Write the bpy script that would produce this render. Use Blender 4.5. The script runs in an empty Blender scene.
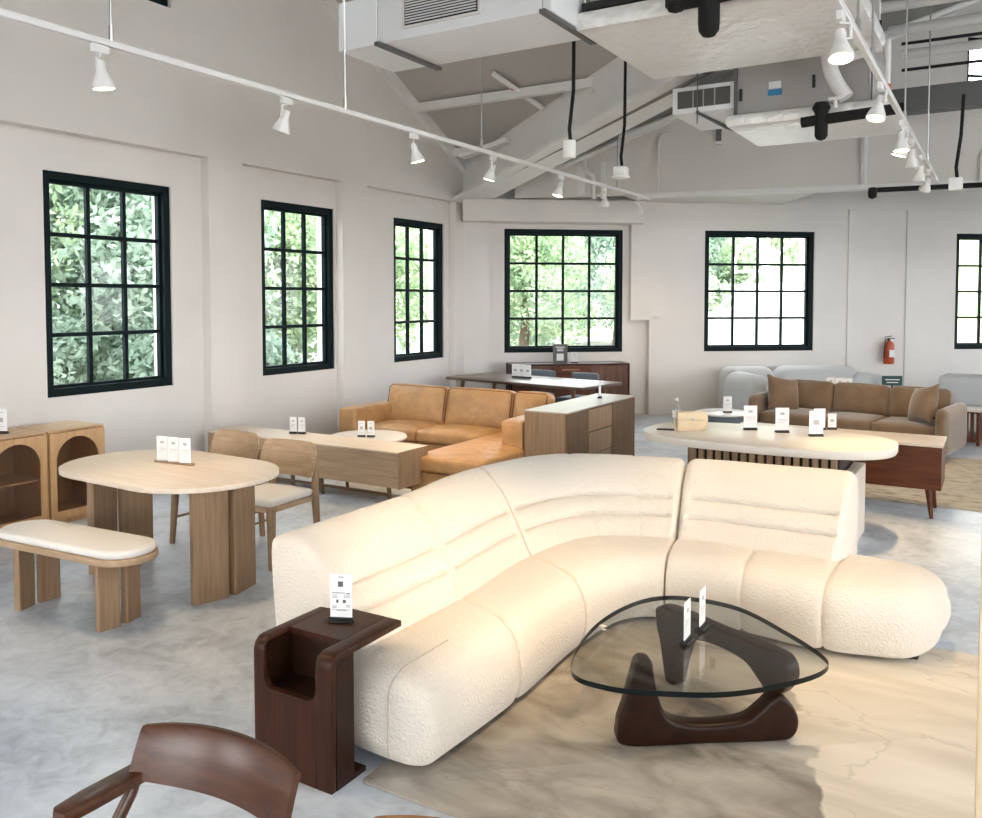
import bpy, bmesh, math, random
from mathutils.bvhtree import BVHTree
from mathutils import Vector, Matrix
random.seed(7)
R = math.radians
PI = math.pi
S = bpy.context.scene
COL = S.collection

# ------------------------------------------------------------------ materials
MATS = {}
def new_mat(name):
    m = bpy.data.materials.new(name); m.use_nodes = True
    nt = m.node_tree; b = nt.nodes['Principled BSDF']
    return m, nt, b
def lin(c): return (c[0], c[1], c[2], 1)
def plain(name, col, rough=.5, metal=0., bump=0., bscale=60., var=0., vscale=3., spec=.5, sheen=0., bdist=.01):
    m, nt, b = new_mat(name)
    b.inputs['Base Color'].default_value = lin(col)
    b.inputs['Roughness'].default_value = rough
    b.inputs['Metallic'].default_value = metal
    b.inputs['Specular IOR Level'].default_value = spec
    if sheen: b.inputs['Sheen Weight'].default_value = sheen
    tc = nt.nodes.new('ShaderNodeTexCoord')
    if var:
        n = nt.nodes.new('ShaderNodeTexNoise'); n.inputs['Scale'].default_value = vscale
        n.inputs['Detail'].default_value = 6
        nt.links.new(tc.outputs['Object'], n.inputs['Vector'])
        r = nt.nodes.new('ShaderNodeValToRGB')
        r.color_ramp.elements[0].position = .3; r.color_ramp.elements[1].position = .7
        r.color_ramp.elements[0].color = lin([x*(1-var) for x in col])
        r.color_ramp.elements[1].color = lin([min(1, x*(1+var)) for x in col])
        nt.links.new(n.outputs['Fac'], r.inputs['Fac'])
        nt.links.new(r.outputs['Color'], b.inputs['Base Color'])
    if bump:
        n = nt.nodes.new('ShaderNodeTexNoise'); n.inputs['Scale'].default_value = bscale
        n.inputs['Detail'].default_value = 3
        nt.links.new(tc.outputs['Object'], n.inputs['Vector'])
        bp = nt.nodes.new('ShaderNodeBump'); bp.inputs['Strength'].default_value = bump
        bp.inputs['Distance'].default_value = bdist
        nt.links.new(n.outputs['Fac'], bp.inputs['Height'])
        nt.links.new(bp.outputs['Normal'], b.inputs['Normal'])
    return m
def wood(name, c1, c2, axis='X', rough=.45, scale=1., spec=.4, stretch=16.):
    m, nt, b = new_mat(name)
    tc = nt.nodes.new('ShaderNodeTexCoord'); mp = nt.nodes.new('ShaderNodeMapping')
    sc = {'X': (1, stretch, stretch), 'Y': (stretch, 1, stretch), 'Z': (stretch, stretch, 1)}[axis]
    mp.inputs['Scale'].default_value = [s*scale for s in sc]
    nt.links.new(tc.outputs['Object'], mp.inputs['Vector'])
    n = nt.nodes.new('ShaderNodeTexNoise'); n.inputs['Scale'].default_value = 2.2
    n.inputs['Detail'].default_value = 8; n.inputs['Roughness'].default_value = .6
    n.inputs['Distortion'].default_value = .4
    nt.links.new(mp.outputs['Vector'], n.inputs['Vector'])
    r = nt.nodes.new('ShaderNodeValToRGB')
    r.color_ramp.elements[0].position = .32; r.color_ramp.elements[1].position = .68
    r.color_ramp.elements[0].color = lin(c1); r.color_ramp.elements[1].color = lin(c2)
    nt.links.new(n.outputs['Fac'], r.inputs['Fac'])
    nt.links.new(r.outputs['Color'], b.inputs['Base Color'])
    b.inputs['Roughness'].default_value = rough
    b.inputs['Specular IOR Level'].default_value = spec
    return m
def glass(name, tint=(1, 1, 1), ior=.03):
    m = bpy.data.materials.new(name); m.use_nodes = True
    nt = m.node_tree; nt.nodes.clear()
    o = nt.nodes.new('ShaderNodeOutputMaterial'); mx = nt.nodes.new('ShaderNodeMixShader')
    t = nt.nodes.new('ShaderNodeBsdfTransparent'); t.inputs['Color'].default_value = lin(tint)
    g = nt.nodes.new('ShaderNodeBsdfGlossy'); g.inputs['Roughness'].default_value = .02
    lw = nt.nodes.new('ShaderNodeLayerWeight'); lw.inputs['Blend'].default_value = .5
    pw = nt.nodes.new('ShaderNodeMath'); pw.operation = 'POWER'; pw.inputs[1].default_value = 5
    ma = nt.nodes.new('ShaderNodeMath'); ma.operation = 'MULTIPLY_ADD'; ma.inputs[1].default_value = .9; ma.inputs[2].default_value = ior
    nt.links.new(lw.outputs['Facing'], pw.inputs[0]); nt.links.new(pw.outputs[0], ma.inputs[0])
    nt.links.new(ma.outputs[0], mx.inputs['Fac'])
    nt.links.new(t.outputs[0], mx.inputs[1]); nt.links.new(g.outputs[0], mx.inputs[2])
    nt.links.new(mx.outputs[0], o.inputs['Surface'])
    return m
def emit(name, col, st):
    m, nt, b = new_mat(name)
    b.inputs['Base Color'].default_value = lin(col)
    b.inputs['Emission Color'].default_value = lin(col); b.inputs['Emission Strength'].default_value = st
    return m
def concrete():
    m, nt, b = new_mat('polished_concrete')
    tc = nt.nodes.new('ShaderNodeTexCoord')
    def noise(s, d, dist=0.):
        n = nt.nodes.new('ShaderNodeTexNoise'); n.inputs['Scale'].default_value = s
        n.inputs['Detail'].default_value = d; n.inputs['Distortion'].default_value = dist
        n.inputs['Roughness'].default_value = .62
        nt.links.new(tc.outputs['Object'], n.inputs['Vector']); return n
    a = noise(.9, 10, 1.6); c = noise(6.5, 12, 1.4)
    mx = nt.nodes.new('ShaderNodeMix'); mx.data_type = 'FLOAT'; mx.inputs[0].default_value = .45
    nt.links.new(a.outputs['Fac'], mx.inputs[2]); nt.links.new(c.outputs['Fac'], mx.inputs[3])
    r = nt.nodes.new('ShaderNodeValToRGB'); e = r.color_ramp.elements
    e[0].position = .38; e[0].color = (.34, .385, .44, 1)
    e[1].position = .61; e[1].color = (.64, .70, .77, 1)
    k = e.new(.5); k.color = (.52, .575, .64, 1)
    nt.links.new(mx.outputs[0], r.inputs['Fac']); nt.links.new(r.outputs['Color'], b.inputs['Base Color'])
    rr = nt.nodes.new('ShaderNodeMapRange'); rr.inputs['To Min'].default_value = .22; rr.inputs['To Max'].default_value = .5
    nt.links.new(c.outputs['Fac'], rr.inputs['Value']); nt.links.new(rr.outputs[0], b.inputs['Roughness'])
    b.inputs['Specular IOR Level'].default_value = .6
    return m
def rug_mat(name, cols, scale, dist, detail=9):
    m, nt, b = new_mat(name)
    tc = nt.nodes.new('ShaderNodeTexCoord'); mp = nt.nodes.new('ShaderNodeMapping')
    mp.inputs['Rotation'].default_value = (0, 0, R(20)); mp.inputs['Scale'].default_value = (1, 1.9, 1)
    mp.inputs['Location'].default_value = (.9, .35, 0)
    nt.links.new(tc.outputs['Object'], mp.inputs['Vector'])
    n = nt.nodes.new('ShaderNodeTexNoise'); n.inputs['Scale'].default_value = scale
    n.inputs['Detail'].default_value = detail; n.inputs['Distortion'].default_value = dist
    nt.links.new(mp.outputs['Vector'], n.inputs['Vector'])
    r = nt.nodes.new('ShaderNodeValToRGB'); e = r.color_ramp.elements
    e[0].position, e[0].color = cols[0][0], lin(cols[0][1])
    e[1].position, e[1].color = cols[-1][0], lin(cols[-1][1])
    for p, c in cols[1:-1]: e.new(p).color = lin(c)
    nt.links.new(n.outputs['Fac'], r.inputs['Fac']); nt.links.new(r.outputs['Color'], b.inputs['Base Color'])
    b.inputs['Roughness'].default_value = .9; b.inputs['Specular IOR Level'].default_value = .15
    n2 = nt.nodes.new('ShaderNodeTexNoise'); n2.inputs['Scale'].default_value = 220
    nt.links.new(tc.outputs['Object'], n2.inputs['Vector'])
    bp = nt.nodes.new('ShaderNodeBump'); bp.inputs['Strength'].default_value = .3; bp.inputs['Distance'].default_value = .004
    nt.links.new(n2.outputs['Fac'], bp.inputs['Height']); nt.links.new(bp.outputs['Normal'], b.inputs['Normal'])
    return m
def marble_rug():
    m, nt, b = new_mat('marbled_rug')
    L = nt.links.new
    tc = nt.nodes.new('ShaderNodeTexCoord')
    def noise(sc, det, dist, scale=(1, 1, 1), rot=0, off=(0, 0, 0)):
        mp = nt.nodes.new('ShaderNodeMapping'); mp.inputs['Scale'].default_value = scale; mp.inputs['Rotation'].default_value = (0, 0, rot); mp.inputs['Location'].default_value = off
        L(tc.outputs['Object'], mp.inputs['Vector'])
        n = nt.nodes.new('ShaderNodeTexNoise'); n.inputs['Scale'].default_value = sc; n.inputs['Detail'].default_value = det; n.inputs['Distortion'].default_value = dist
        L(mp.outputs['Vector'], n.inputs['Vector']); return n.outputs['Fac']
    def ramp(src, stops):
        r = nt.nodes.new('ShaderNodeValToRGB'); e = r.color_ramp.elements
        e[0].position, e[0].color = stops[0][0], lin(stops[0][1]); e[1].position, e[1].color = stops[-1][0], lin(stops[-1][1])
        for p, c in stops[1:-1]: e.new(p).color = lin(c)
        L(src, r.inputs['Fac']); return r.outputs['Color']
    def math_(op, a, b_):
        n = nt.nodes.new('ShaderNodeMath'); n.operation = op
        for i, v in enumerate((a, b_)):
            if isinstance(v, (int, float)): n.inputs[i].default_value = v
            else: L(v, n.inputs[i])
        return n.outputs[0]
    sx = nt.nodes.new('ShaderNodeSeparateXYZ'); L(tc.outputs['Object'], sx.inputs[0])
    edge = noise(1.3, 10, .3, off=(3, 1, 0))
    zone = math_('ADD', math_('ADD', sx.outputs['X'], math_('MULTIPLY', sx.outputs['Y'], .30)), math_('MULTIPLY', math_('SUBTRACT', edge, .5), .9))
    taupe = ramp(noise(2.2, 8, .7, (1, 1.6, 1), .5), [(.30, (.15, .135, .115)), (.45, (.30, .27, .23)), (.60, (.42, .385, .33)), (.75, (.50, .46, .39))])
    cream = ramp(noise(1.6, 7, .5, (.5, 2.6, 1), -.25), [(.30, (.55, .49, .395)), (.5, (.66, .60, .50)), (.7, (.72, .665, .57))])
    zz = nt.nodes.new('ShaderNodeMapRange'); zz.inputs['From Min'].default_value = -.20; zz.inputs['From Max'].default_value = -.18; L(zone, zz.inputs['Value'])
    mx = nt.nodes.new('ShaderNodeMix'); mx.data_type = 'RGBA'; L(zz.outputs[0], mx.inputs[0]); L(taupe, mx.inputs[6]); L(cream, mx.inputs[7])
    # fine dark vein lines
    v = noise(.75, 10, .4, (1, 2.0, 1), -.1, (1.7, .4, 0))
    vv = math_('ABSOLUTE', math_('SUBTRACT', v, .52), 0)
    vr = nt.nodes.new('ShaderNodeMapRange'); vr.inputs['From Min'].default_value = 0; vr.inputs['From Max'].default_value = .006; vr.inputs['To Min'].default_value = .22; vr.inputs['To Max'].default_value = 0; L(vv, vr.inputs['Value'])
    m2 = nt.nodes.new('ShaderNodeMix'); m2.data_type = 'RGBA'; L(vr.outputs[0], m2.inputs[0]); L(mx.outputs[2], m2.inputs[6]); m2.inputs[7].default_value = (.16, .13, .10, 1)
    L(m2.outputs[2], b.inputs['Base Color'])
    b.inputs['Roughness'].default_value = .9; b.inputs['Specular IOR Level'].default_value = .15
    n2 = nt.nodes.new('ShaderNodeTexNoise'); n2.inputs['Scale'].default_value = 220; L(tc.outputs['Object'], n2.inputs['Vector'])
    bp = nt.nodes.new('ShaderNodeBump'); bp.inputs['Strength'].default_value = .3; bp.inputs['Distance'].default_value = .004
    L(n2.outputs['Fac'], bp.inputs['Height']); L(bp.outputs['Normal'], b.inputs['Normal'])
    return m
def leaf_mat(name, c1, c2):
    m = bpy.data.materials.new(name); m.use_nodes = True
    nt = m.node_tree; nt.nodes.clear()
    o = nt.nodes.new('ShaderNodeOutputMaterial')
    tc = nt.nodes.new('ShaderNodeTexCoord'); n = nt.nodes.new('ShaderNodeTexNoise')
    n.inputs['Scale'].default_value = 1.6; n.inputs['Detail'].default_value = 5
    nt.links.new(tc.outputs['Object'], n.inputs['Vector'])
    r = nt.nodes.new('ShaderNodeValToRGB'); r.color_ramp.elements[0].position = .35; r.color_ramp.elements[1].position = .65
    r.color_ramp.elements[0].color = lin(c1); r.color_ramp.elements[1].color = lin(c2)
    nt.links.new(n.outputs['Fac'], r.inputs['Fac'])
    d = nt.nodes.new('ShaderNodeBsdfDiffuse'); t = nt.nodes.new('ShaderNodeBsdfTranslucent')
    nt.links.new(r.outputs['Color'], d.inputs['Color']); nt.links.new(r.outputs['Color'], t.inputs['Color'])
    mx = nt.nodes.new('ShaderNodeMixShader'); mx.inputs[0].default_value = .45
    nt.links.new(d.outputs[0], mx.inputs[1]); nt.links.new(t.outputs[0], mx.inputs[2])
    nt.links.new(mx.outputs[0], o.inputs['Surface'])
    return m

M = {}
M['wall'] = plain('painted_plaster', (.745, .715, .68), .85, bump=.12, bscale=9, var=.03, vscale=1.3, spec=.2)
M['ceil'] = plain('painted_roof_board', (.50, .475, .45), .85, var=.04, vscale=1, spec=.2)
M['ceil_far'] = plain('shaded_roof_board', (.24, .23, .22), .85, var=.08, vscale=1, spec=.2)  # darker copy of the roof board, with the far roof's shade in its colour
M['steel_white'] = plain('painted_white_steel', (.80, .79, .77), .55, var=.03, vscale=4)
M['grey_steel'] = plain('grey_painted_steel', (.13, .13, .13), .6)
M['floor'] = concrete()
M['frame'] = plain('dark_green_black_metal', (.003, .010, .012), .5, spec=.12)
M['pane'] = glass('window_glass', (.97, .99, .985), .012)
M['boucle'] = plain('cream_boucle', (.76, .70, .61), .95, bump=.9, bscale=85, spec=.15, sheen=.25)
M['seam'] = plain('seam_thread', (.50, .45, .37), .9)
M['plinth'] = plain('black_plinth', (.012, .01, .009), .7)
M['walnut'] = wood('dark_walnut', (.026, .008, .0035), (.055, .018, .0075), 'Z', .4, spec=.2)
M['walnut_x'] = wood('dark_walnut_along', (.045, .015, .006), (.095, .034, .014), 'X', .28, spec=.45)
M['walnut_mid'] = wood('reddish_walnut', (.075, .022, .009), (.14, .042, .016), 'X', .4, spec=.25)
M['espresso'] = wood('espresso_wood', (.012, .005, .003), (.028, .010, .005), 'X', .35, spec=.22)
M['oak'] = wood('pale_oak', (.38, .255, .15), (.51, .365, .235), 'X', .5)
M['oak_y'] = wood('pale_oak_lengthwise', (.38, .255, .15), (.51, .365, .235), 'Y', .5)
M['oak_z'] = wood('pale_oak_upright', (.25, .155, .085), (.36, .24, .145), 'Z', .5)
M['oak_top'] = wood('bleached_oak', (.64, .53, .42), (.75, .64, .52), 'X', .45)
M['cab'] = wood('honey_oak', (.46, .27, .12), (.58, .36, .18), 'Z', .5)
M['cab_y'] = wood('honey_oak_lengthwise', (.46, .29, .15), (.58, .40, .23), 'Y', .5)
M['sb'] = wood('grey_brown_oak', (.24, .15, .085), (.36, .245, .15), 'Z', .5)
M['sb_dark'] = wood('smoked_oak', (.10, .058, .028), (.18, .105, .055), 'Z', .5)
M['sb_top'] = wood('smoked_oak_top', (.40, .33, .26), (.5, .42, .34), 'Y', .35)
M['desk'] = wood('smoked_walnut_top', (.07, .04, .026), (.12, .075, .05), 'X', .34, spec=.45)
M['white_top'] = plain('cream_composite', (.74, .68, .60), .35, var=.03)
M['white_lac'] = plain('white_lacquer', (.80, .79, .77), .25)
M['leather'] = plain('tan_leather', (.52, .295, .125), .40, bump=.9, bscale=9, bdist=.025, var=.16, vscale=5, spec=.5)
M['leather_d'] = plain('tan_leather_piping', (.20, .075, .02), .5)
M['velvet'] = plain('brown_velvet', (.165, .113, .072), .8, bump=.2, bscale=40, var=.14, vscale=6, sheen=.5, spec=.2)
M['grey_fab'] = plain('pale_grey_fabric', (.58, .59, .59), .95, bump=.25, bscale=90, spec=.15)
M['white_fab'] = plain('white_fabric', (.80, .77, .72), .95, bump=.3, bscale=120, spec=.15)
M['black'] = plain('black_plastic', (.008, .008, .009), .4)
M['foam'] = plain('black_pipe_foam', (.006, .006, .006), .85)
M['card'] = plain('white_card', (.82, .82, .81), .45)
M['ink'] = plain('dark_print', (.10, .10, .10), .6)
M['greyink'] = plain('pale_print', (.42, .42, .42), .6)
M['chrome'] = plain('satin_metal', (.5, .5, .5), .3, metal=1.)
M['lampwhite'] = plain('white_lamp_body', (.78, .77, .75), .4)
M['bulb'] = emit('warm_lamp_face', (1., .80, .55), 9.)
M['foil'] = plain('crinkled_foil', (.90, .89, .87), .35, metal=.3, bump=1., bscale=6, bdist=.06)
M['duct'] = plain('white_duct_board', (.82, .84, .86), .5)
M['greyboard'] = plain('dark_grey_board', (.11, .105, .10), .5)
M['unit'] = plain('grey_unit_panel', (.40, .38, .36), .5)
M['louvre'] = plain('dark_louvre', (.09, .085, .08), .5)
M['red'] = plain('red_orange_enamel', (.42, .06, .012), .35)
M['green'] = plain('dark_green_board', (.01, .055, .05), .5)
M['blue'] = plain('blue_sticker', (.03, .22, .42), .5)
M['orange'] = plain('orange_band', (.5, .12, .01), .5)
M['reed'] = plain('reeded_dark_glass', (.085, .065, .05), .3, bump=.0)
M['gtop'] = glass('table_glass', (.90, .92, .92), .04)
M['gedge'] = plain('table_glass_edge', (.002, .006, .006), .2, spec=.2)
M['bottle'] = glass('clear_plastic', (.90, .92, .94), .05)
M['bag'] = plain('cream_leather', (.72, .58, .38), .45, bump=.15, bscale=30)
M['paving'] = plain('asphalt_road', (.42, .42, .42), .9, var=.1)
M['grass'] = plain('lawn', (.40, .50, .24), .95, var=.25, vscale=2)
M['dull_ground'] = plain('trodden_ground', (.17, .17, .15), .95, var=.3, vscale=1)
M['bark'] = plain('tree_bark', (.11, .08, .055), .9, bump=.5, bscale=12)
M['leaf_a'] = leaf_mat('leaf_bright', (.27, .38, .25), (.60, .70, .47))
M['leaf_b'] = leaf_mat('leaf_bluish', (.25, .34, .28), (.50, .60, .50))
M['house'] = plain('white_render', (.85, .86, .87), .8)
M['car'] = plain('grey_car_paint', (.30, .33, .36), .3, metal=.3)
M['rug'] = marble_rug()
M['rug2'] = rug_mat('distressed_rug', [(.28, (.30, .26, .21)), (.42, (.50, .42, .31)), (.52, (.58, .51, .40)), (.75, (.63, .57, .47))], 7.0, .1)
M['board'] = wood('pale_timber_board', (.60, .46, .30), (.70, .56, .39), 'Z', .5)

# ------------------------------------------------------------------ mesh builder
def frame_from(p0, p1):
    z = (p1-p0).normalized()
    x = z.orthogonal().normalized()
    y = z.cross(x)
    return x, y, z
class MB:
    def __init__(self): self.bm = bmesh.new(); self.mi = 0
    def _take(self, t, mat=None):
        if mat is not None: t.transform(mat)
        for f in t.faces: f.material_index = self.mi
        me = bpy.data.meshes.new('tmp'); t.to_mesh(me); t.free()
        self.bm.from_mesh(me); bpy.data.meshes.remove(me)
        return self
    def box(self, x0, x1, y0, y1, z0, z1, b=0., seg=2, mat=None):
        t = bmesh.new(); bmesh.ops.create_cube(t, size=1)
        for v in t.verts:
            v.co = ((x0+x1)/2+v.co.x*(x1-x0), (y0+y1)/2+v.co.y*(y1-y0), (z0+z1)/2+v.co.z*(z1-z0))
        if b: bmesh.ops.bevel(t, geom=t.edges[:], offset=b, segments=seg, profile=.5, affect='EDGES')
        return self._take(t, mat)
    def cone(self, p0, p1, r0, r1, seg=20, cap=True):
        p0 = Vector(p0); p1 = Vector(p1); x, y, z = frame_from(p0, p1)
        t = bmesh.new(); A = []; B = []
        for i in range(seg):
            a = 2*PI*i/seg; dd = x*math.cos(a)+y*math.sin(a)
            A.append(t.verts.new(p0+dd*r0)); B.append(t.verts.new(p1+dd*r1))
        for i in range(seg):
            j = (i+1) % seg; t.faces.new((A[i], A[j], B[j], B[i]))
        if cap:
            t.faces.new(A[::-1]); t.faces.new(B)
        return self._take(t)
    def tube(self, pts, r, seg=10):
        pts = [Vector(p) for p in pts]; t = bmesh.new(); rings = []
        x0 = None
        for i, p in enumerate(pts):
            a = pts[max(i-1, 0)]; c = pts[min(i+1, len(pts)-1)]
            z = (c-a).normalized()
            x = z.orthogonal().normalized() if x0 is None else (x0-z*x0.dot(z)).normalized()
            x0 = x; y = z.cross(x); rr = r[i] if isinstance(r, (list, tuple)) else r
            rings.append([t.verts.new(p+(x*math.cos(2*PI*k/seg)+y*math.sin(2*PI*k/seg))*rr) for k in range(seg)])
        for q in range(len(rings)-1):
            for k in range(seg):
                j = (k+1) % seg; t.faces.new((rings[q][k], rings[q][j], rings[q+1][j], rings[q+1][k]))
        t.faces.new(rings[0][::-1]); t.faces.new(rings[-1])
        return self._take(t)
    def prism(self, poly, z0, z1, b=0., mat=None, seg=2):
        t = bmesh.new()
        A = [t.verts.new((p[0], p[1], z0)) for p in poly]; B = [t.verts.new((p[0], p[1], z1)) for p in poly]
        n = len(poly)
        t.faces.new(A[::-1]); t.faces.new(B)
        for i in range(n):
            j = (i+1) % n; t.faces.new((A[i], A[j], B[j], B[i]))
        bmesh.ops.recalc_face_normals(t, faces=t.faces[:])
        if b:
            e = [x for x in t.edges if abs(x.verts[0].co.z-x.verts[1].co.z) < 1e-6]
            bmesh.ops.bevel(t, geom=e, offset=b, segments=seg, profile=.5, affect='EDGES')
        return self._take(t, mat)
    def lathe(self, prof, seg=28, c=(0, 0, 0)):
        t = bmesh.new(); rings = []
        for r, z in prof:
            rings.append([t.verts.new((c[0]+max(r, 1e-4)*math.cos(2*PI*k/seg), c[1]+max(r, 1e-4)*math.sin(2*PI*k/seg), c[2]+z)) for k in range(seg)])
        for q in range(len(rings)-1):
            for k in range(seg):
                j = (k+1) % seg; t.faces.new((rings[q][k], rings[q][j], rings[q+1][j], rings[q+1][k]))
        t.faces.new(rings[0][::-1]); t.faces.new(rings[-1])
        bmesh.ops.recalc_face_normals(t, faces=t.faces[:])
        return self._take(t)
    def cushion(self, x0, x1, y0, y1, z0, z1, r=.06, puff=(0, 0, 0), n=12, mat=None, noise=0.):
        """rounded, puffed block"""
        t = bmesh.new(); bmesh.ops.create_cube(t, size=2)
        bmesh.ops.subdivide_edges(t, edges=t.edges[:], cuts=n, use_grid_fill=True)
        h = Vector(((x1-x0)/2, (y1-y0)/2, (z1-z0)/2)); c = Vector(((x0+x1)/2, (y0+y1)/2, (z0+z1)/2))
        rr = min(r, min(h)*.98)
        for v in t.verts:
            u = v.co.copy()
            # spread vertices towards the rounded borders
            u = Vector([math.copysign(1-(1-abs(q))**1.0, q) for q in u])
            p = Vector((u.x*h.x, u.y*h.y, u.z*h.z))
            inn = Vector([max(-(h[i]-rr), min(h[i]-rr, p[i])) for i in range(3)])
            dlt = p-inn
            if dlt.length > 1e-9: p = inn+dlt.normalized()*rr
            fx = max(0, 1-u.x*u.x); fy = max(0, 1-u.y*u.y); fz = max(0, 1-u.z*u.z)
            p.x += puff[0]*u.x*fy*fz; p.y += puff[1]*u.y*fx*fz; p.z += puff[2]*u.z*fx*fy
            v.co = c+p
        return self._take(t, mat)
    def build(self, name, mats, parent=None, loc=None, rotz=0., angle=38, recalc=True):
        if recalc: bmesh.ops.recalc_face_normals(self.bm, faces=self.bm.faces[:])
        me = bpy.data.meshes.new(name)
        self.bm.to_mesh(me); self.bm.free()
        for m in (mats if isinstance(mats, (list, tuple)) else [mats]): me.materials.append(m)
        for p in me.polygons: p.use_smooth = True
        me.set_sharp_from_angle(angle=R(angle))
        o = bpy.data.objects.new(name, me); COL.objects.link(o)
        if parent is not None: o.parent = parent
        if loc is not None: o.location = loc
        o.rotation_euler.z = rotz
        return o
def tag(o, label, cat, group=None, kind=None):
    o['label'] = label; o['category'] = cat
    if group: o['group'] = group
    if kind: o['kind'] = kind
    return o
def thing(name, label, cat, loc=(0, 0, 0), rotz=0., group=None):
    o = bpy.data.objects.new(name, None); COL.objects.link(o)
    o.empty_display_size = .1
    o.location = loc; o.rotation_euler = (0, 0, rotz)
    return tag(o, label, cat, group)
def struct(o, label=None, cat=None):
    o['kind'] = 'structure'
    if label: o['label'] = label
    if cat: o['category'] = cat
    return o
def dup(root, loc, rotz, label, group=None):
    r = root.copy(); COL.objects.link(r); r.location = loc; r.rotation_euler = (0, 0, rotz); r['label'] = label
    if group: r['group'] = group
    for ch in list(root.children):
        c = ch.copy(); COL.objects.link(c); c.parent = r
        for g in list(ch.children):
            k = g.copy(); COL.objects.link(k); k.parent = c
    return r
def stadium(lx, ly, n=16):
    """oval outline, total lx by ly, round ends on the x axis"""
    r = ly/2; a = lx/2-r; o = []
    for i in range(n+1):
        t = -PI/2+PI*i/n; o.append((a+r*math.cos(t), r*math.sin(t)))
    for i in range(n+1):
        t = PI/2+PI*i/n; o.append((-a+r*math.cos(t), r*math.sin(t)))
    return o
def rrect(x0, x1, y0, y1, r, n=6):
    o = []
    for cx, cy, a in ((x1-r, y0+r, -90), (x1-r, y1-r, 0), (x0+r, y1-r, 90), (x0+r, y0+r, 180)):
        for i in range(n+1):
            t = R(a+90*i/n); o.append((cx+r*math.cos(t), cy+r*math.sin(t)))
    return o
def catmull(pts, n, closed=False):
    pts = [Vector(p) for p in pts]; out = []; L = len(pts)
    segs = L if closed else L-1
    for i in range(segs):
        if closed: p0, p1, p2, p3 = pts[i-1], pts[i], pts[(i+1) % L], pts[(i+2) % L]
        else:
            p1, p2 = pts[i], pts[i+1]; p0 = pts[i-1] if i else p1*2-p2; p3 = pts[i+2] if i+2 < L else p2*2-p1
        for k in range(n):
            t = k/n
            out.append(.5*((2*p1)+(p2-p0)*t+(2*p0-5*p1+4*p2-p3)*t*t+(3*p1-p0-3*p2+p3)*t**3))
    if not closed: out.append(pts[-1])
    return out

# ------------------------------------------------------------------ the room
AZ = R(39)                                   # direction of the back wall
KX, KY = -7.28, 11.3                         # corner of left and back wall
DX, DY = math.cos(AZ), math.sin(AZ)
NX, NY = math.sin(AZ), -math.cos(AZ)         # into the room
def bwp(s, off=0., z=0.): return (KX+DX*s+NX*off, KY+DY*s+NY*off, z)
def roofA(y):                                # underside of the main roof
    return 4.0+.521*(11.3-y) if y > 3.9 else 4.0+.521*(11.3-3.9)-.521*(3.9-y)
def roofB(s):
    return 3.44+.40*s if s < 9.0 else 3.44+.40*9-.40*(s-9)

# floor
fl = MB(); fl.prism([(-7.6, -4), (8, -4), (8, 24), bwp(18.5, -.15)[:2], bwp(0, -.2)[:2], (-7.6, 11.3)], -.25, 0)
struct(fl.build('floor', M['floor']), 'polished grey concrete floor', 'floor')

RC = .12
WL = [(4.51, 5.88), (7.13, 8.39), (9.64, 10.90)]     # windows of the left wall along Y
WZ = (.99, 3.05)
REC_L = [(1.6, 6.27), (6.75, 8.42), (8.92, 11.05)]
HIGH = (4.5, 5.83, 4.83, 6.1)
def front_left(s, z):
    for a, b in WL:
        if a < s < b and WZ[0] < z < WZ[1]: return None
    if HIGH[0] < s < HIGH[1] and HIGH[2] < z < HIGH[3]: return None
    if z < 3.4:
        for a, b in REC_L:
            if a < s < b: return RC
    return 0.
ssl = sorted({-4, 1.6, 3.0, 3.9, 11.3} | {v for p in WL+REC_L for v in p} | {HIGH[0], HIGH[1]})
zsl = [0, WZ[0], WZ[1], 3.4, 4.02]
# left wall: lower cells, then the gable with its high window by hand
wl = MB()
for i in range(len(ssl)-1):
    s0, s1 = ssl[i], ssl[i+1]
    for k in range(len(zsl)-1):
        f = front_left((s0+s1)/2, (zsl[k]+zsl[k+1])/2)
        if f is not None: wl.box(s0, s1, f, .42, zsl[k], zsl[k+1])
    def wedge(za, zb, ta, tb):
        t = bmesh.new()
        vs = [t.verts.new(p) for p in ((s0, 0, za), (s1, 0, zb), (s1, .42, zb), (s0, .42, za), (s0, 0, ta), (s1, 0, tb), (s1, .42, tb), (s0, .42, ta))]
        for q in ((0, 1, 5, 4), (1, 2, 6, 5), (2, 3, 7, 6), (3, 0, 4, 7), (4, 5, 6, 7), (3, 2, 1, 0)):
            t.faces.new([vs[j] for j in q])
        wl._take(t)
    ta, tb = max(4.03, roofA(s0)+.05), max(4.03, roofA(s1)+.05)
    if HIGH[0] <= s0 and s1 <= HIGH[1]:
        wl.box(s0, s1, 0, .42, 4.02, HIGH[2]); wedge(HIGH[3], HIGH[3], ta, tb)
    else: wedge(4.02, 4.02, ta, tb)
wall_left = struct(wl.build('wall_left', M['wall'], None, (KX, 0, 0), R(90)), 'white plastered gable wall with recessed window bays', 'wall')

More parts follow.
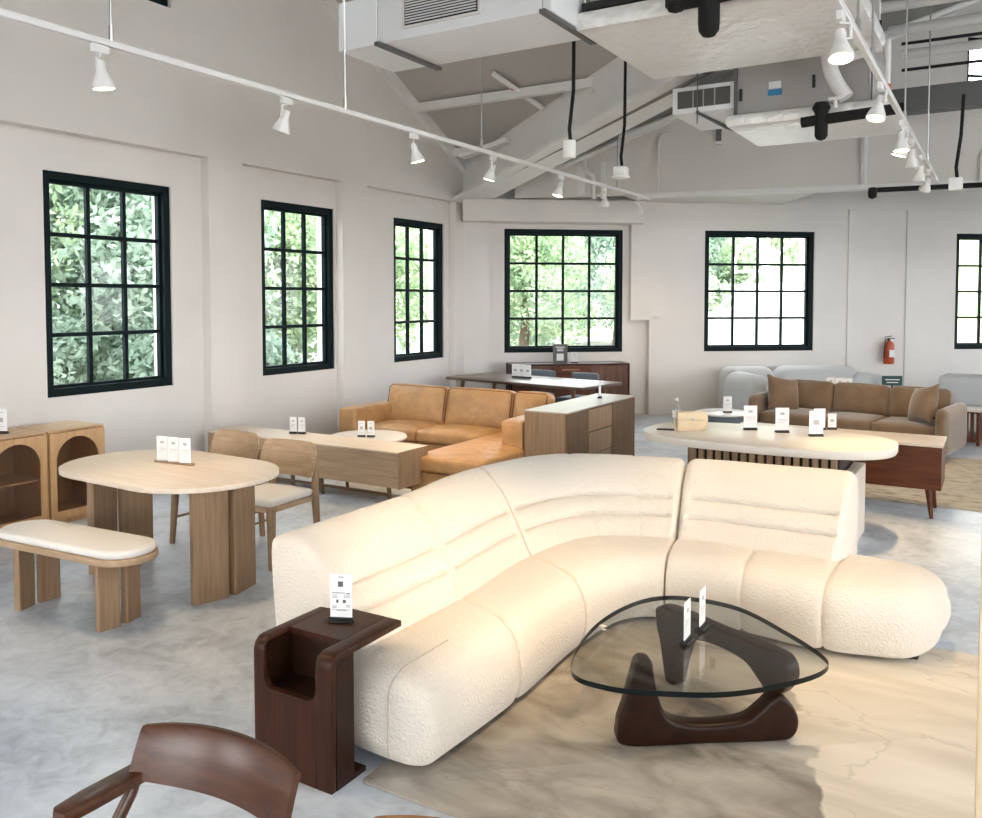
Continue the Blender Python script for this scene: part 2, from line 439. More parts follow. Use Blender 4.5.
WB = [(.66, 2.62), (3.98, 5.90), (8.50, 10.42)]
WBZ = (1.03, 3.02)
REC_B = [(.40, 2.72), (3.54, 6.50), (6.96, 7.56), (8.05, 11.4)]
CLER = (8.6, 10.6, 5.1, 6.35)
def front_back(s, z):
    for a, b in WB:
        if a < s < b and WBZ[0] < z < WBZ[1]: return None
    if CLER[0] < s < CLER[1] and CLER[2] < z < CLER[3]: return None
    if .40 < s < 3.03 and z < 1.55: return .14
    if .40 < s < 2.72 and z < 3.1: return .14
    if s > 2.72 and z < 3.4:
        for a, b in REC_B[1:]:
            if a < s < b: return .03
    return 0.
ssb = sorted({-.15, 3.03, 3.3, 7.25, 9.0, 14.0, 18.0} | {v for p in WB+REC_B for v in p} | {CLER[0], CLER[1]})
zsb = [0, WBZ[0], 1.55, WBZ[1], 3.1, 3.4, CLER[2], CLER[3], 6.4]
def top_back(s): return max(3.42, roofB(s)+.3)
wb = MB()
for i in range(len(ssb)-1):
    s0, s1 = ssb[i], ssb[i+1]
    for k in range(len(zsb)-1):
        f = front_back((s0+s1)/2, (zsb[k]+zsb[k+1])/2)
        if f is None: continue
        tp = max(top_back(s0), top_back(s1))
        z1 = min(zsb[k+1], tp)
        if z1 > zsb[k]+.01: wb.box(s0, s1, f, .42, zsb[k], z1)
    if max(top_back(s0), top_back(s1)) > 6.41: wb.box(s0, s1, 0, .42, 6.4, max(top_back(s0), top_back(s1)))
wall_back = struct(wb.build('wall_back', M['wall'], None, (KX, KY, 0), AZ), 'white plastered back wall with recessed window bays', 'wall')
def pierced(name, loc, rz, length, height, wins, lab):
    q = MB(); xs = [0]
    for c in wins: xs += [c-.98, c+.98]
    xs.append(length)
    for i in range(len(xs)-1):
        if i % 2: q.box(xs[i], xs[i+1], 0, .4, 0, 1.0); q.box(xs[i], xs[i+1], 0, .4, 3.05, height)
        else: q.box(xs[i], xs[i+1], 0, .4, 0, height)
    return struct(q.build(name, M['wall'], None, loc, rz), lab, 'wall')
pierced('wall_front', (-7.6, -4.0, 0), 0, 15.6, 3.9, (1.6, 4.6, 7.6, 10.6, 13.6), 'white wall with window openings behind the camera')
pierced('wall_right', (8.0, -4.0, 0), R(90), 24.0, 5.0, (1.8, 4.8, 7.8, 10.8, 13.8, 16.8, 19.8), 'white wall with window openings on the right, out of view')
# pelmet block above the first back window
pl = MB(); pl.box(-.05, 2.86, -.30, 0, 3.1, 3.44)
struct(pl.build('trim_1', M['wall'], None, (KX, KY, 0), AZ), 'white box pelmet above the corner window', 'trim')

def window(name, wallframe, rotz, s0, s1, z0, z1, y0, cols, rows, lab):
    root = bpy.data.objects.new(name, None); COL.objects.link(root)
    root.location = wallframe; root.rotation_euler = (0, 0, rotz)
    struct(root, lab, 'window')
    f = MB(); t = .075
    for a, b, c, d in ((s0, s0+t, z0, z1), (s1-t, s1, z0, z1), (s0+t, s1-t, z1-t, z1), (s0+t, s1-t, z0, z0+t)):
        f.box(a, b, y0, y0+.13, c, d, .004, 1)
    t2 = t+.028
    for a, b, c, d in ((s0+t, s0+t2, z0+t, z1-t), (s1-t2, s1-t, z0+t, z1-t), (s0+t2, s1-t2, z1-t2, z1-t), (s0+t2, s1-t2, z0+t, z0+t2)):
        f.box(a, b, y0+.05, y0+.11, c, d, .003, 1)
    f.build('window_frame', M['frame'], root)
    g = MB(); a, b, c, d = s0+t2, s1-t2, z0+t2, z1-t2
    for i in range(1, cols):
        q = a+(b-a)*i/cols; g.box(q-.019, q+.019, y0+.055, y0+.105, c, d, .004, 1)
    for i in range(1, rows):
        q = c+(d-c)*i/rows; g.box(a, b, y0+.052, y0+.108, q-.019, q+.019, .004, 1)
    g.build('glazing_bars', M['frame'], root)
    p = MB(); p.box(a, b, y0+.078, y0+.082, c, d); p.build('window_pane', M['pane'], root)
    return root
LO = (KX, 0, 0); BO = (KX, KY, 0)
window('window_1', LO, R(90), *WL[0], *WZ, RC+.02, 3, 4, 'tall dark-framed window nearest the camera in the left wall')
window('window_2', LO, R(90), *WL[1], *WZ, RC+.02, 3, 4, 'dark-framed window in the middle of the left wall')
window('window_3', LO, R(90), *WL[2], *WZ, RC+.02, 3, 4, 'dark-framed window in the left wall beside the room corner')
window('window_4', BO, AZ, *WB[0], *WBZ, .15, 4, 4, 'square dark-framed window in the corner alcove with trees and a road outside')
window('window_5', BO, AZ, *WB[1], *WBZ, .05, 4, 4, 'square dark-framed window above the pale grey sofa')
window('window_6', BO, AZ, *WB[2], *WBZ, .05, 4, 4, 'bright dark-framed window cut by the right edge of the photo')
window('window_7', LO, R(90), HIGH[0], HIGH[1], HIGH[2], HIGH[3], .05, 3, 3, 'small high window in the gable above the track light')
window('window_8', BO, AZ, CLER[0], CLER[1], CLER[2], CLER[3], .05, 3, 2, 'bright clerestory window high in the back gable')

# roof
def slab(poly3, th, nrm=(0, 0, 1)):
    t = bmesh.new(); A = [t.verts.new(p) for p in poly3]; B = [t.verts.new((p[0], p[1], p[2]+th)) for p in poly3]
    t.faces.new(A[::-1]); t.faces.new(B); n = len(A)
    for i in range(n):
        j = (i+1) % n; t.faces.new((A[i], A[j], B[j], B[i]))
    return t
VX, VY = math.cos(R(-25.5)), math.sin(R(-25.5))      # valley direction
rf = MB()
Lv = (11.3-3.9)/-VY
pA = [(-7.75, 11.5), (-7.75, 3.9), (KX+VX*Lv, 3.9), (KX, 11.5)]
rf._take(slab([(x, y, 4.0+.521*(11.3-y)) for x, y in pA], .12))
pA2 = [(-7.75, 3.9), (-7.75, -3.8), (8, -3.8), (8, 3.9)]
rf._take(slab([(x, y, roofA(y)) for x, y in pA2], .12))
def zB(x, y): return 3.44+.40*((x-KX)*DX+(y-KY)*DY)
rid0 = bwp(9.0, -.3); rid1 = bwp(9.0, 15.)
struct(rf.build('ceiling', M['ceil']), 'painted pitched roof boarding seen from below', 'ceiling')
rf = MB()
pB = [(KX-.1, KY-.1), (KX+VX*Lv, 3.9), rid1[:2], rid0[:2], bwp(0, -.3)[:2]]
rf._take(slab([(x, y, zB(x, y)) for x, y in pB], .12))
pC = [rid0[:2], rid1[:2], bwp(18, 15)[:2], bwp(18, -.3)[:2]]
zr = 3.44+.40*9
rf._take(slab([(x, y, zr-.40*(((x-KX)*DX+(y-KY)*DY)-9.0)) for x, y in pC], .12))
struct(rf.build('ceiling_far', M['ceil_far']), 'roof boarding, darkened for shade, over the far part of the room', 'ceiling')
# valley beam from the corner
vb = MB()
t = bmesh.new()
def vpt(tt, side, z): return (KX+VX*tt-VY*side*-1, KY+VY*tt+VX*side*-1, z)
P = []
for tt in (0.0, 12.0):
    bz = 3.38+.185*tt; tz = 4.02+.222*tt
    P.append([vpt(tt, -.04, bz+.05), vpt(tt, .04, bz+.05), vpt(tt, .04, tz), vpt(tt, -.04, tz)])
vsA = [t.verts.new(p) for p in P[0]]; vsB = [t.verts.new(p) for p in P[1]]
t.faces.new(vsA[::-1]); t.faces.new(vsB)
for i in range(4):
    j = (i+1) % 4; t.faces.new((vsA[i], vsA[j], vsB[j], vsB[i]))
vb._take(t)
for (zb, th, wd) in ((0., .05, .30),):
    t = bmesh.new(); rr = []
    for tt in (0., 12.):
        bz = 3.38+.185*tt
        rr.append([t.verts.new(p) for p in (vpt(tt, -wd, bz), vpt(tt, wd, bz), vpt(tt, wd, bz+th), vpt(tt, -wd, bz+th))])
    t.faces.new(rr[0][::-1]); t.faces.new(rr[1])
    for i in range(4):
        j = (i+1) % 4; t.faces.new((rr[0][i], rr[0][j], rr[1][j], rr[1][i]))
    vb._take(t)
struct(vb.build('trim_2', M['steel_white']), 'deep white roof beam rising from the room corner', 'beam')
# upper wall on the far side of the beam (drops to the bulkhead line)
UA, UB = Vector((-6.55, 11.62)), Vector((2.2, 13.60))
ud = (UB-UA).normalized(); ul = (UB-UA).length; ua = math.atan2(ud.y, ud.x)
ub = MB(); t = bmesh.new()
N = 14
for i in range(N):
    a, b = ul*i/N, ul*(i+1)/N
    def zt(q):
        p = UA+ud*q; return zB(p.x, p.y)+.06
    za, zb_ = zt(a), zt(b)
    if za > 5.0: za = 4.62; 
    if zb_ > 5.0: zb_ = 4.62
    vs = [t.verts.new(p) for p in ((a, 0, 3.46), (b, 0, 3.46), (b, .18, 3.46), (a, .18, 3.46), (a, 0, za), (b, 0, zb_), (b, .18, zb_), (a, .18, za))]
    for q in ((0, 1, 5, 4), (1, 2, 6, 5), (2, 3, 7, 6), (3, 0, 4, 7), (4, 5, 6, 7), (3, 2, 1, 0)): t.faces.new([vs[j] for j in q])
ub._take(t)
# soffit wedge back to the wall
def toU(x, y):
    v = Vector((x, y))-UA; return (v.dot(ud), v.dot(Vector((-ud.y, ud.x))))
sq = [toU(*bwp(2.86, -.02)[:2]), toU(*bwp(5.3, -.02)[:2]), (4.6, .1), (toU(*bwp(2.86, -.02)[:2])[0]-.1, .1)]
ub.prism(sq, 3.46, 3.6)
struct(ub.build('wall_upper', M['wall'], None, (UA.x, UA.y, 0), ua), 'white upper wall above the bulkhead line', 'wall')
lb = MB(); lb.box(1.9, ul, -.05, .2, 3.40, 3.46)
struct(lb.build('trim_3', M['steel_white'], None, (UA.x, UA.y, 0), ua), 'thin white ledge under the upper wall', 'trim')
rk = MB()
for h, w_ in ((.0, .06),):
    a, b = .6, 3.6
    pts = []
    for q in (a, b):
        p = UA+ud*q; pts.append((q, -.06, zB(p.x, p.y)-.10))
    rk.tube(pts, .05, 8)
rk.build('trim_4', M['steel_white'], None, (UA.x, UA.y, 0), ua)['kind'] = 'structure'
# gable edge rafter, purlins
gr = MB()
t = bmesh.new()
ys = (3.9, 11.25); rr = []
for y in ys:
    z = roofA(y); rr.append([t.verts.new(p) for p in ((KX+.0, y, z-.16), (KX+.09, y, z-.16), (KX+.09, y, z), (KX+.0, y, z))])
t.faces.new(rr[0][::-1]); t.faces.new(rr[1])
for i in range(4):
    j = (i+1) % 4; t.faces.new((rr[0][i], rr[0][j], rr[1][j], rr[1][i]))
gr._take(t)
struct(gr.build('trim_5', M['steel_white']), 'white rafter along the gable wall', 'beam')
k = 6
for y, x1 in ((10.9, KX+.75), (9.95, -4.25), (8.9, -2.0), (7.85, .2), (6.8, 2.3), (5.75, 4.5), (4.7, 6.5)):
    z = roofA(y); q = MB(); q.box(KX+.09, x1, y-.035, y+.035, z-.13, z-.03); q.box(KX+.09, x1, y-.04, y+.06, z-.145, z-.131)
    struct(q.build('trim_%d' % k, M['steel_white']), 'white purlin under the roof boarding', 'beam'); k += 1
# rafters below the far roof plane
for off in (.75, 1.9):
    q = MB(); s0 = .43*off/.9+.55 if off else 0
    a = bwp(s0+.5, off, roofB(s0+.5)-.1); b = bwp(7.8, off, roofB(7.8)-.1)
    q.tube([a, b], .045, 8); struct(q.build('trim_%d' % k, M['steel_white']), 'white rafter under the far roof', 'beam'); k += 1
# flat plates by the valley and a brace
q = MB(); q.tube([(-5.75, 9.6, 4.83), (-5.35, 10.25, 4.45)], .035, 10)
q.mi = 1; q.tube([(-5.60, 9.85, 4.685), (-5.585, 9.875, 4.67)], .037, 10)
struct(q.build('trim_%d' % k, [M['steel_white'], M['orange']]), 'short white pipe below the roof boarding', 'pipe'); k += 1
for xa, ya, za, ln in ((-6.45, 10.55, 4.06, .75), (-4.0, 10.05, 4.62, 1.0)):
    q = MB(); q.box(-ln/2, ln/2, -.09, .09, -.03, .03, mat=Matrix.Translation((xa, ya, za)) @ Matrix.Rotation(R(8), 4, 'Z') @ Matrix.Rotation(R(-14), 4, 'Y'))
    struct(q.build('trim_%d' % k, M['steel_white']), 'white plate beside the valley beam', 'beam'); k += 1
# right hand roof space: grey beam, white pipes, cable rods
q = MB(); q.box(-2.3, 1.5, 10.6, 10.85, 3.98, 4.24); struct(q.build('trim_%d' % k, M['grey_steel']), 'dark grey steel beam below the far roof', 'beam'); k += 1
for (y, z, x0) in ((9.35, 4.78, -1.15), (10.0, 4.72, -1.1), (11.4, 4.82, -1.1)):
    q = MB(); q.tube([(x0, y, z), (1.8, y, z)], .055, 10); struct(q.build('trim_%d' % k, M['steel_white']), 'white purlin pipe at upper right', 'pipe'); k += 1
for (y, z) in ((12.9, 5.35), (12.95, 5.18), (13.0, 5.02)):
    q = MB(); q.tube([(-1.25, y, z), (1.5, y+.05, z)], .022, 8); struct(q.build('trim_%d' % k, M['black']), 'thin black tie rod at upper right', 'rod'); k += 1

# ------------------------------------------------------------------ air conditioning under the roof
def wire(name, x, y, z0, label, r=.006):
    q = MB(); q.tube([(0, 0, 0), (0, 0, roof_at(x, y)-z0)], r, 6)
    return q
def roof_at(x, y):
    s = (x-KX)*DX+(y-KY)*DY
    on_b = ((x-KX)*VY-(y-KY)*VX) < 0
    return roofB(s) if on_b else roofA(y)
a = thing('air_duct', 'long white ceiling duct box with a dark grille at top centre', 'air duct', (-3.9, 6.03, 4.0))
q = MB(); q.box(-1.02, 1.02, -.38, .39, 0, .41, .012); q.build('duct_box', M['duct'], a)
q = MB(); q.box(-.33, .42, -.397, -.38, .08, .32); 
q.build('grille_frame', M['white_lac'], a)
q = MB()
for i in range(9): 
    z = .112+i*.0215; q.box(-.29, .385, -.408, -.396, z, z+.009, mat=None)
g = q.build('grille_slats', M['duct'], a)
q = MB(); q.box(-.30, .395, -.400, -.396, .10, .30); q.build('grille_opening', M['black'], a)
for x in (-.55, .98):
    q = MB(); q.box(x-.025, x+.025, -.45, .46, -.03, 0); q.build('hanger_rail', M['grey_steel'], a)
for x in (-.55, .98):
    for y in (-.44, .45):
        q = MB(); q.tube([(x, y, -.03), (x, y, roof_at(-3.9+x, 6.03+y)-4.0)], .007, 6); q.build('hanger_rod', M['chrome'], a)
a = thing('ceiling_air_unit', 'large foil wrapped air unit at top beside the white duct', 'air unit', (-1.9, 6.95, 3.96))
q = MB(); q.prism([(-1.0, -.86), (1.02, -.86), (1.02, .86), (-1.0, .86)], .0, .16, .05); q.build('foil_tray', M['foil'], a)
q = MB(); q.box(-.9, .98, -.80, .78, .20, .72); q.build('unit_casing', M['unit'], a)
for y in (-.82, .80):
    q = MB(); q.box(-.95, 1.0, y-.02, y+.02, .16, .22); q.build('support_rail', M['black'], a)
for x in (-.93, .98):
    for y in (-.82, .80):
        q = MB(); q.tube([(x, y, .16), (x, y, roof_at(-1.9+x, 6.95+y)-3.96)], .008, 6); q.build('hanger_rod', M['chrome'], a)
q = MB(); q.tube([(-.14, -1.0, .01), (-.14, -1.0, .2)], .075, 16); q.lathe([(.001, -.25), (.045, -.235), (.07, -.2), (.075, -.15), (.075, .02)], 18, (.10, -1.0, .0))
q.tube([(-.14, -1.0, .03), (.10, -1.0, .03), (.72, -1.0, .06)], .055, 14)
q.lathe([(.001, -.07), (.055, -.05), (.07, 0), (.055, .05), (.001, .07)], 16, (-.14, -1.0, .03)); q.build('insulated_drain', M['foam'], a)

a = thing('second_air_unit', 'smaller grey air unit with foil tray and blue sticker', 'air unit', (-1.75, 9.45, 3.64))
a.name = 'compact_air_unit'
q = MB(); q.prism([(-.72, -.68), (.85, -.68), (.85, .62), (-.72, .62)], .0, .13, .045); q.build('foil_tray', M['foil'], a)
q = MB(); q.box(-.65, .62, -.55, .55, .14, .78, .006, 1); q.build('unit_casing', M['unit'], a)
q = MB(); q.box(-.665, .64, -.58, -.55, .09, .14); q.box(-.665, -.635, -.58, -.55, .14, .8); q.build('support_rail', M['grey_steel'], a)
q = MB(); q.box(-.665, .64, .55, .58, .09, .14); q.build('support_rail', M['grey_steel'], a)
q = MB(); q.box(-1.33, -.65, -.55, .45, .22, .50, .01); q.build('outlet_box', M['duct'], a)
q = MB(); q.box(-1.27, -.71, -.556, -.548, .275, .455); q.build('outlet_grille', M['louvre'], a)
for x in (-1.1, -.99, -.87):
    q = MB(); q.box(x-.006, x+.006, -.562, -.555, .275, .455); q.build('grille_divider', M['unit'], a)
q = MB(); q.box(-.33, -.19, -.556, -.549, .30, .36); q.build('blue_sticker', M['blue'], a)['label'] = 'blue sticker on the casing'
q = MB(); q.box(-.32, -.20, -.556, -.549, .37, .44); q.build('paper_sticker', M['card'], a)
q = MB(); q.box(-.61, -.585, -.575, -.549, .28, .40); q.build('door_handle', M['black'], a)
q = MB(); q.box(.10, .125, -.575, -.549, .33, .45); q.build('door_handle', M['black'], a)
q = MB()
q.lathe([(.001, -.25), (.04, -.235), (.06, -.2), (.06, .06)], 16, (.24, -.85, .0)); q.tube([(.06, -.85, -.06), (.24, -.85, -.05), (.95, -.85, -.02)], .05, 12)
q.lathe([(.001, -.07), (.06, -.05), (.085, 0), (.06, .05), (.001, .06)], 14, (.24, -.85, .06)); q.build('insulated_drain', M['foam'], a)
q = MB(); q.tube(catmull([(.27, -.80, .85), (.29, -.80, .50), (.34, -.80, .33), (.45, -.80, .14)], 6), .07, 16); q.tube([(.29, -.80, .50), (.75, -.80, .58)], .06, 14)
q.tube([(.36, -.83, .13), (.36, -.83, .05)], .02, 10); q.box(.30, .42, -.86, -.78, .12, .15); q.build('white_pipe', M['lampwhite'], a)
q = MB(); q.tube([(.80, -.8, .62), (.80, -.8, .10)], .03, 12); q.mi = 1; q.tube([(.80, -.8, .22), (.80, -.8, .16)], .032, 12); q.build('conduit', [M['steel_white'], M['orange']], a)
for x in (-1.05, -.65, .64):
    q = MB(); q.tube([(x, -.57, .1), (x, -.57, roof_at(-1.75+x, 8.9)-3.64)], .008, 6); q.build('hanger_rod', M['grey_steel'], a)
q = MB(); q.tube([(-1.05, -.57, .22), (-.98, .3, .20), (-.75, .52, .13)], .02, 6); q.build('cable', M['grey_steel'], a)

# ------------------------------------------------------------------ track lights
def track(name, x, y0, y1, z, label, rods):
    t = thing(name, label, 'light track', (x, y0, z), 0, 'track rails under the roof')
    q = MB(); q.box(-.015, .015, 0, y1-y0, -.016, .010); q.box(-.019, .019, 0, y1-y0, .010, .018); q.build('rail', M['lampwhite'], t)
    for y in rods:
        q = MB(); q.tube([(0, y-y0, .015), (0, y-y0, roof_at(x, y)-z)], .007, 8); q.tube([(0, y-y0, .02), (0, y-y0, .10)], .013, 8)
        q.build('suspension_rod', M['chrome'], t)
    return t
track('track_rail', -4.25, -1.0, 11.35, 3.29, 'long white light track running along the left wall', (.2, 3.0, 4.95, 6.9, 10.2))
track('track_rail', -.70, -1.0, 11.6, 3.29, 'white light track running through the upper right corner', (1.5, 5.0, 5.6, 7.6, 10.0))
LAMP = 700
def spotlight(x, y, tilt, az, label, on=True, aim=None, power=0., size=62, drop=.06):
    t = thing('track_spotlight', label, 'spotlight', (x, y, 3.27), 0, 'spotlights on the tracks')
    q = MB(); q.box(-.016, .016, -.05, .05, -.045, 0, .004, 1); q.build('adapter', M['lampwhite'], t)
    d = Vector((math.sin(tilt)*math.cos(az), math.sin(tilt)*math.sin(az), -math.cos(tilt)))
    top = Vector((0, 0, -.04-drop))
    side = Vector((-math.sin(az), math.cos(az), 0))*.045
    q = MB(); q.tube([(0, 0, -.03), tuple(Vector((0, 0, -.05))), tuple(Vector((0, 0, -.06))+side), tuple(top+side+d*.03), tuple(top+d*.03)], .009, 8)
    q.build('arm', M['lampwhite'], t)
    # bell shaped shade along d
    x_, y_, z_ = frame_from(Vector((0, 0, 0)), d)
    mt = Matrix(((x_.x, y_.x, z_.x, top.x), (x_.y, y_.y, z_.y, top.y), (x_.z, y_.z, z_.z, top.z), (0, 0, 0, 1)))
    q = MB(); q.lathe([(.001, -.02), (.024, -.018), (.030, 0), (.030, .045), (.036, .06), (.056, .105), (.066, .135), (.068, .15), (.062, .152), (.058, .148)], 24)
    q.bm.transform(mt @ Matrix.Scale(.9, 4)); q.build('shade', M['lampwhite'], t)
    q = MB(); q.lathe([(.001, .1505), (.058, .1505), (.058, .1455), (.001, .1455)], 24); q.bm.transform(mt @ Matrix.Scale(.9, 4)); q.build('lamp_face', M['bulb'] if on else M['white_lac'], t)
    if on and power:
        ld = bpy.data.lights.new('lamp_light', 'SPOT'); ld.energy = power; ld.color = (1., .70, .38)
        ld.spot_size = R(size); ld.spot_blend = .9; ld.shadow_soft_size = .05
        lo = bpy.data.objects.new('lamp_light', ld); COL.objects.link(lo); lo.parent = t
        lo.location = top+d*.175
        lo.rotation_euler = d.to_track_quat('-Z', 'Y').to_euler()
    return t
def aimed(x, y, tx, ty, tz, label, power, size=62, on=True):
    v = Vector((tx-x, ty-y, tz-3.17)); tilt = v.angle(Vector((0, 0, -1))); az = math.atan2(v.y, v.x)
    return spotlight(x, y, tilt, az, label, on, None, power, size)
LW = 100
aimed(-4.25, 1.50, -2.4, 3.2, .4, 'white track spotlight just outside the left edge of the photo, on the left rail', LW*.6)
aimed(-4.25, 2.93, -4.15, 3.35, 0, 'nearest white spotlight on the left rail, hanging from a bent arm', LW*.5, 55)
aimed(-4.25, 4.34, -5.4, 4.1, 0, 'white spotlight on the left rail above the second window', LW*.5, 60)
aimed(-4.25, 5.82, -3.7, 6.4, 0, 'white spotlight on the left rail in front of the roof valley', LW*.5)
aimed(-4.25, 7.11, -5.1, 6.8, .3, 'lit white spotlight on the left rail above the leather sofa', LW*1.1)
aimed(-4.25, 8.59, -4.9, 8.0, .3, 'lit white spotlight on the left rail left of the white pendant sensor', LW*.5)
aimed(-4.25, 9.79, -4.2, 10.6, .3, 'small white spotlight near the far end of the left rail', LW*.3)
aimed(-4.25, 10.93, -4.6, 12.3, 1.8, 'last white spotlight at the far end of the left rail', LW*.3)
aimed(-.70, 2.6, -2.25, 3.75, .42, 'white track spotlight above the glass table, out of the frame', LW*1.6, 42)
aimed(-.70, 4.45, -.45, 3.6, 0, 'largest lit spotlight at top right, hanging at the foil unit', LW*.7, 70)
aimed(-.70, 6.01, -1.15, 5.3, .4, 'lit spotlight on the right rail beside the white drain pipe', LW*.9, 60)
aimed(-.70, 7.35, -.6, 7.0, 0, 'lit spotlight on the right rail, third from the top', LW*1.6, 45)
aimed(-.70, 7.60, -1.5, 7.6, .7, 'spotlight close behind the third lamp on the right rail', LW*.5)
aimed(-.70, 8.25, -.7, 8.9, 0, 'lit spotlight in the middle of the hanging row on the right rail', LW*.5)
aimed(-.70, 9.20, -1.3, 10.9, .5, 'second to last lit spotlight at the far end of the right rail', LW*.9)
aimed(-.70, 10.2, -1.7, 11.6, .6, 'last small lit spotlight at the far end of the right rail', LW*.4)

# pendants
def pend(x, y, z, kind, label, zt=None):
    t = thing('pendant_sensor', label, 'ceiling sensor', (x, y, z), 0, 'boxes hanging on black cables')
    q = MB()
    if kind == 'can': q.lathe([(.001, 0), (.052, .002), (.055, .01), (.055, .135), (.05, .145), (.001, .147)], 24); h = .146
    elif kind == 'dome': q.lathe([(.001, 0), (.08, .003), (.088, .012), (.088, .022), (.062, .03)], 24); q.box(-.06, .06, -.06, .06, .03, .115, .01); h = .115
    else: q.box(-.06, .06, -.03, .03, 0, .12, .006); h = .12
    q.build('sensor_body', M['lampwhite'], t)
    top = (zt or roof_at(x, y))-z
    q = MB(); q.tube([(0.01, 0, h-.005), (.0, 0, h+.1), (.035, .0, h+.4), (.05, 0, top)], .016, 8); q.build('cable', M['foam'], t)
pend(-3.12, 6.46, 3.06, 'can', 'white cylinder sensor hanging on a thick black cable')
pend(-3.26, 7.92, 3.08, 'dome', 'white round-based sensor box hanging on a black cable')
pend(-.41, 9.40, 2.94, 'box', 'square white box hanging on a black cable at the right', 3.85)

# conduits on the upper wall
def upw(px_s, z): p = UA+ud*px_s; return (p.x-.03*-ud.y*-1, p.y-.05, z)
q = MB(); q.tube(catmull([(1.12, -.05, 4.05), (1.14, -.05, 3.85), (1.24, -.05, 3.75), (1.26, -.05, 3.5), (1.26, -.05, 3.40)], 6), .035, 10); q.box(1.0, 1.12, -.04, 0, 3.46, 3.95); q.box(1.36, 1.44, -.04, 0, 3.46, 3.95)
struct(q.build('conduit_pipe', M['steel_white'], None, (UA.x, UA.y, 0), ua), 'white conduit bundle on the upper wall', 'pipe')
q = MB(); q.tube(catmull([(2.35, -.04, 4.32), (2.25, -.04, 4.28), (2.22, -.04, 4.15), (2.22, -.04, 3.9), (2.22, -.04, 3.46)], 6), .018, 8)
struct(q.build('conduit_pipe', M['steel_white'], None, (UA.x, UA.y, 0), ua), 'thin white bent conduit on the upper wall', 'pipe')
q = MB(); q.tube([(5.0, -.04, 4.2), (5.0, -.04, 3.46)], .05, 8); q.tube([(6.5, -.04, 4.2), (6.48, -.04, 3.9), (6.42, -.04, 3.8), (6.42, -.04, 3.46)], .018, 8)
struct(q.build('conduit_pipe', M['steel_white'], None, (UA.x, UA.y, 0), ua), 'white conduit drop on the upper wall at the right', 'pipe')
q = MB(); q.box(3.02, 3.12, -.06, 0, 4.12, 4.36); q.mi = 1; q.box(3.03, 3.11, -.065, -.05, 4.16, 4.34)
struct(q.build('wall_bracket', [M['steel_white'], M['grey_steel']], None, (UA.x, UA.y, 0), ua), 'small dark bracket on the upper wall', 'bracket')
q = MB(); q.tube([(-1.45, 12.30, 3.33), (1.5, 12.9, 3.36)], .035, 10); q.lathe([(.001, -.09), (.05, -.07), (.06, 0), (.05, .06), (.001, .07)], 12, (-1.5, 12.28, 3.3))
tag(q.build('black_pipe', M['foam']), 'black insulated pipe below the ledge at the right', 'pipe')

# ------------------------------------------------------------------ curved cream sofa
FP = [(0, -1.90, 2.60), (1, -1.865, 3.34), (2, -1.885, 4.08), (2.5, -1.83, 4.50), (3, -1.64, 4.68), (4, -1.20, 4.69), (5, -.77, 4.66), (6, -.24, 4.80)]
BP = [(0, -3.0, 2.66), (1, -3.00, 3.86), (2, -3.06, 4.74), (2.5, -2.80, 5.50), (3, -1.86, 5.82), (4, -1.30, 5.90), (5, -.76, 5.94), (6, -.20, 5.72)]
def path(P, u):
    i = 0
    while i < len(P)-2 and u > P[i+1][0]: i += 1
    u0, u1 = P[i][0], P[i+1][0]; t = (u-u0)/(u1-u0)
    def tan(j):
        a = P[max(j-1, 0)]; b = P[min(j+1, len(P)-1)]
        return (Vector(b[1:])-Vector(a[1:]))/(b[0]-a[0])
    p0, p1 = Vector(P[i][1:]), Vector(P[i+1][1:]); m0, m1 = tan(i)*(u1-u0), tan(i+1)*(u1-u0)
    t2, t3 = t*t, t**3
    return p0*(2*t3-3*t2+1)+m0*(t3-2*t2+t)+p1*(-2*t3+3*t2)+m1*(t3-t2)
SEAT = [(.05, .015), (-.005, .06), (-.03, .16), (-.025, .255), (.015, .335), (.09, .376), (.22, .388), (.38, .376), (.52, .358), (.64, .33), (.66, .2), (.62, .05), (.35, .012)]
BACK = [(.36, .335), (.415, .425), (.485, .53), (.56, .62), (.635, .70), (.71, .75), (.77, .778), (.845, .786), (.91, .757), (.945, .72), (.935, .5), (.90, .22), (.86, .07), (.76, .05), (.64, .1), (.48, .25)]
def resample(pl, n):
    pts = catmull([(a, b, 0) for a, b in pl], 14, True); pts.append(pts[0])
    L = [0]
    for i in range(1, len(pts)): L.append(L[-1]+(pts[i]-pts[i-1]).length)
    out = []; j = 0
    for k in range(n):
        d = L[-1]*k/n
        while L[j+1] < d: j += 1
        t = (d-L[j])/max(1e-9, L[j+1]-L[j]); out.append(pts[j].lerp(pts[j+1], t))
    return [(p.x, p.y) for p in out]
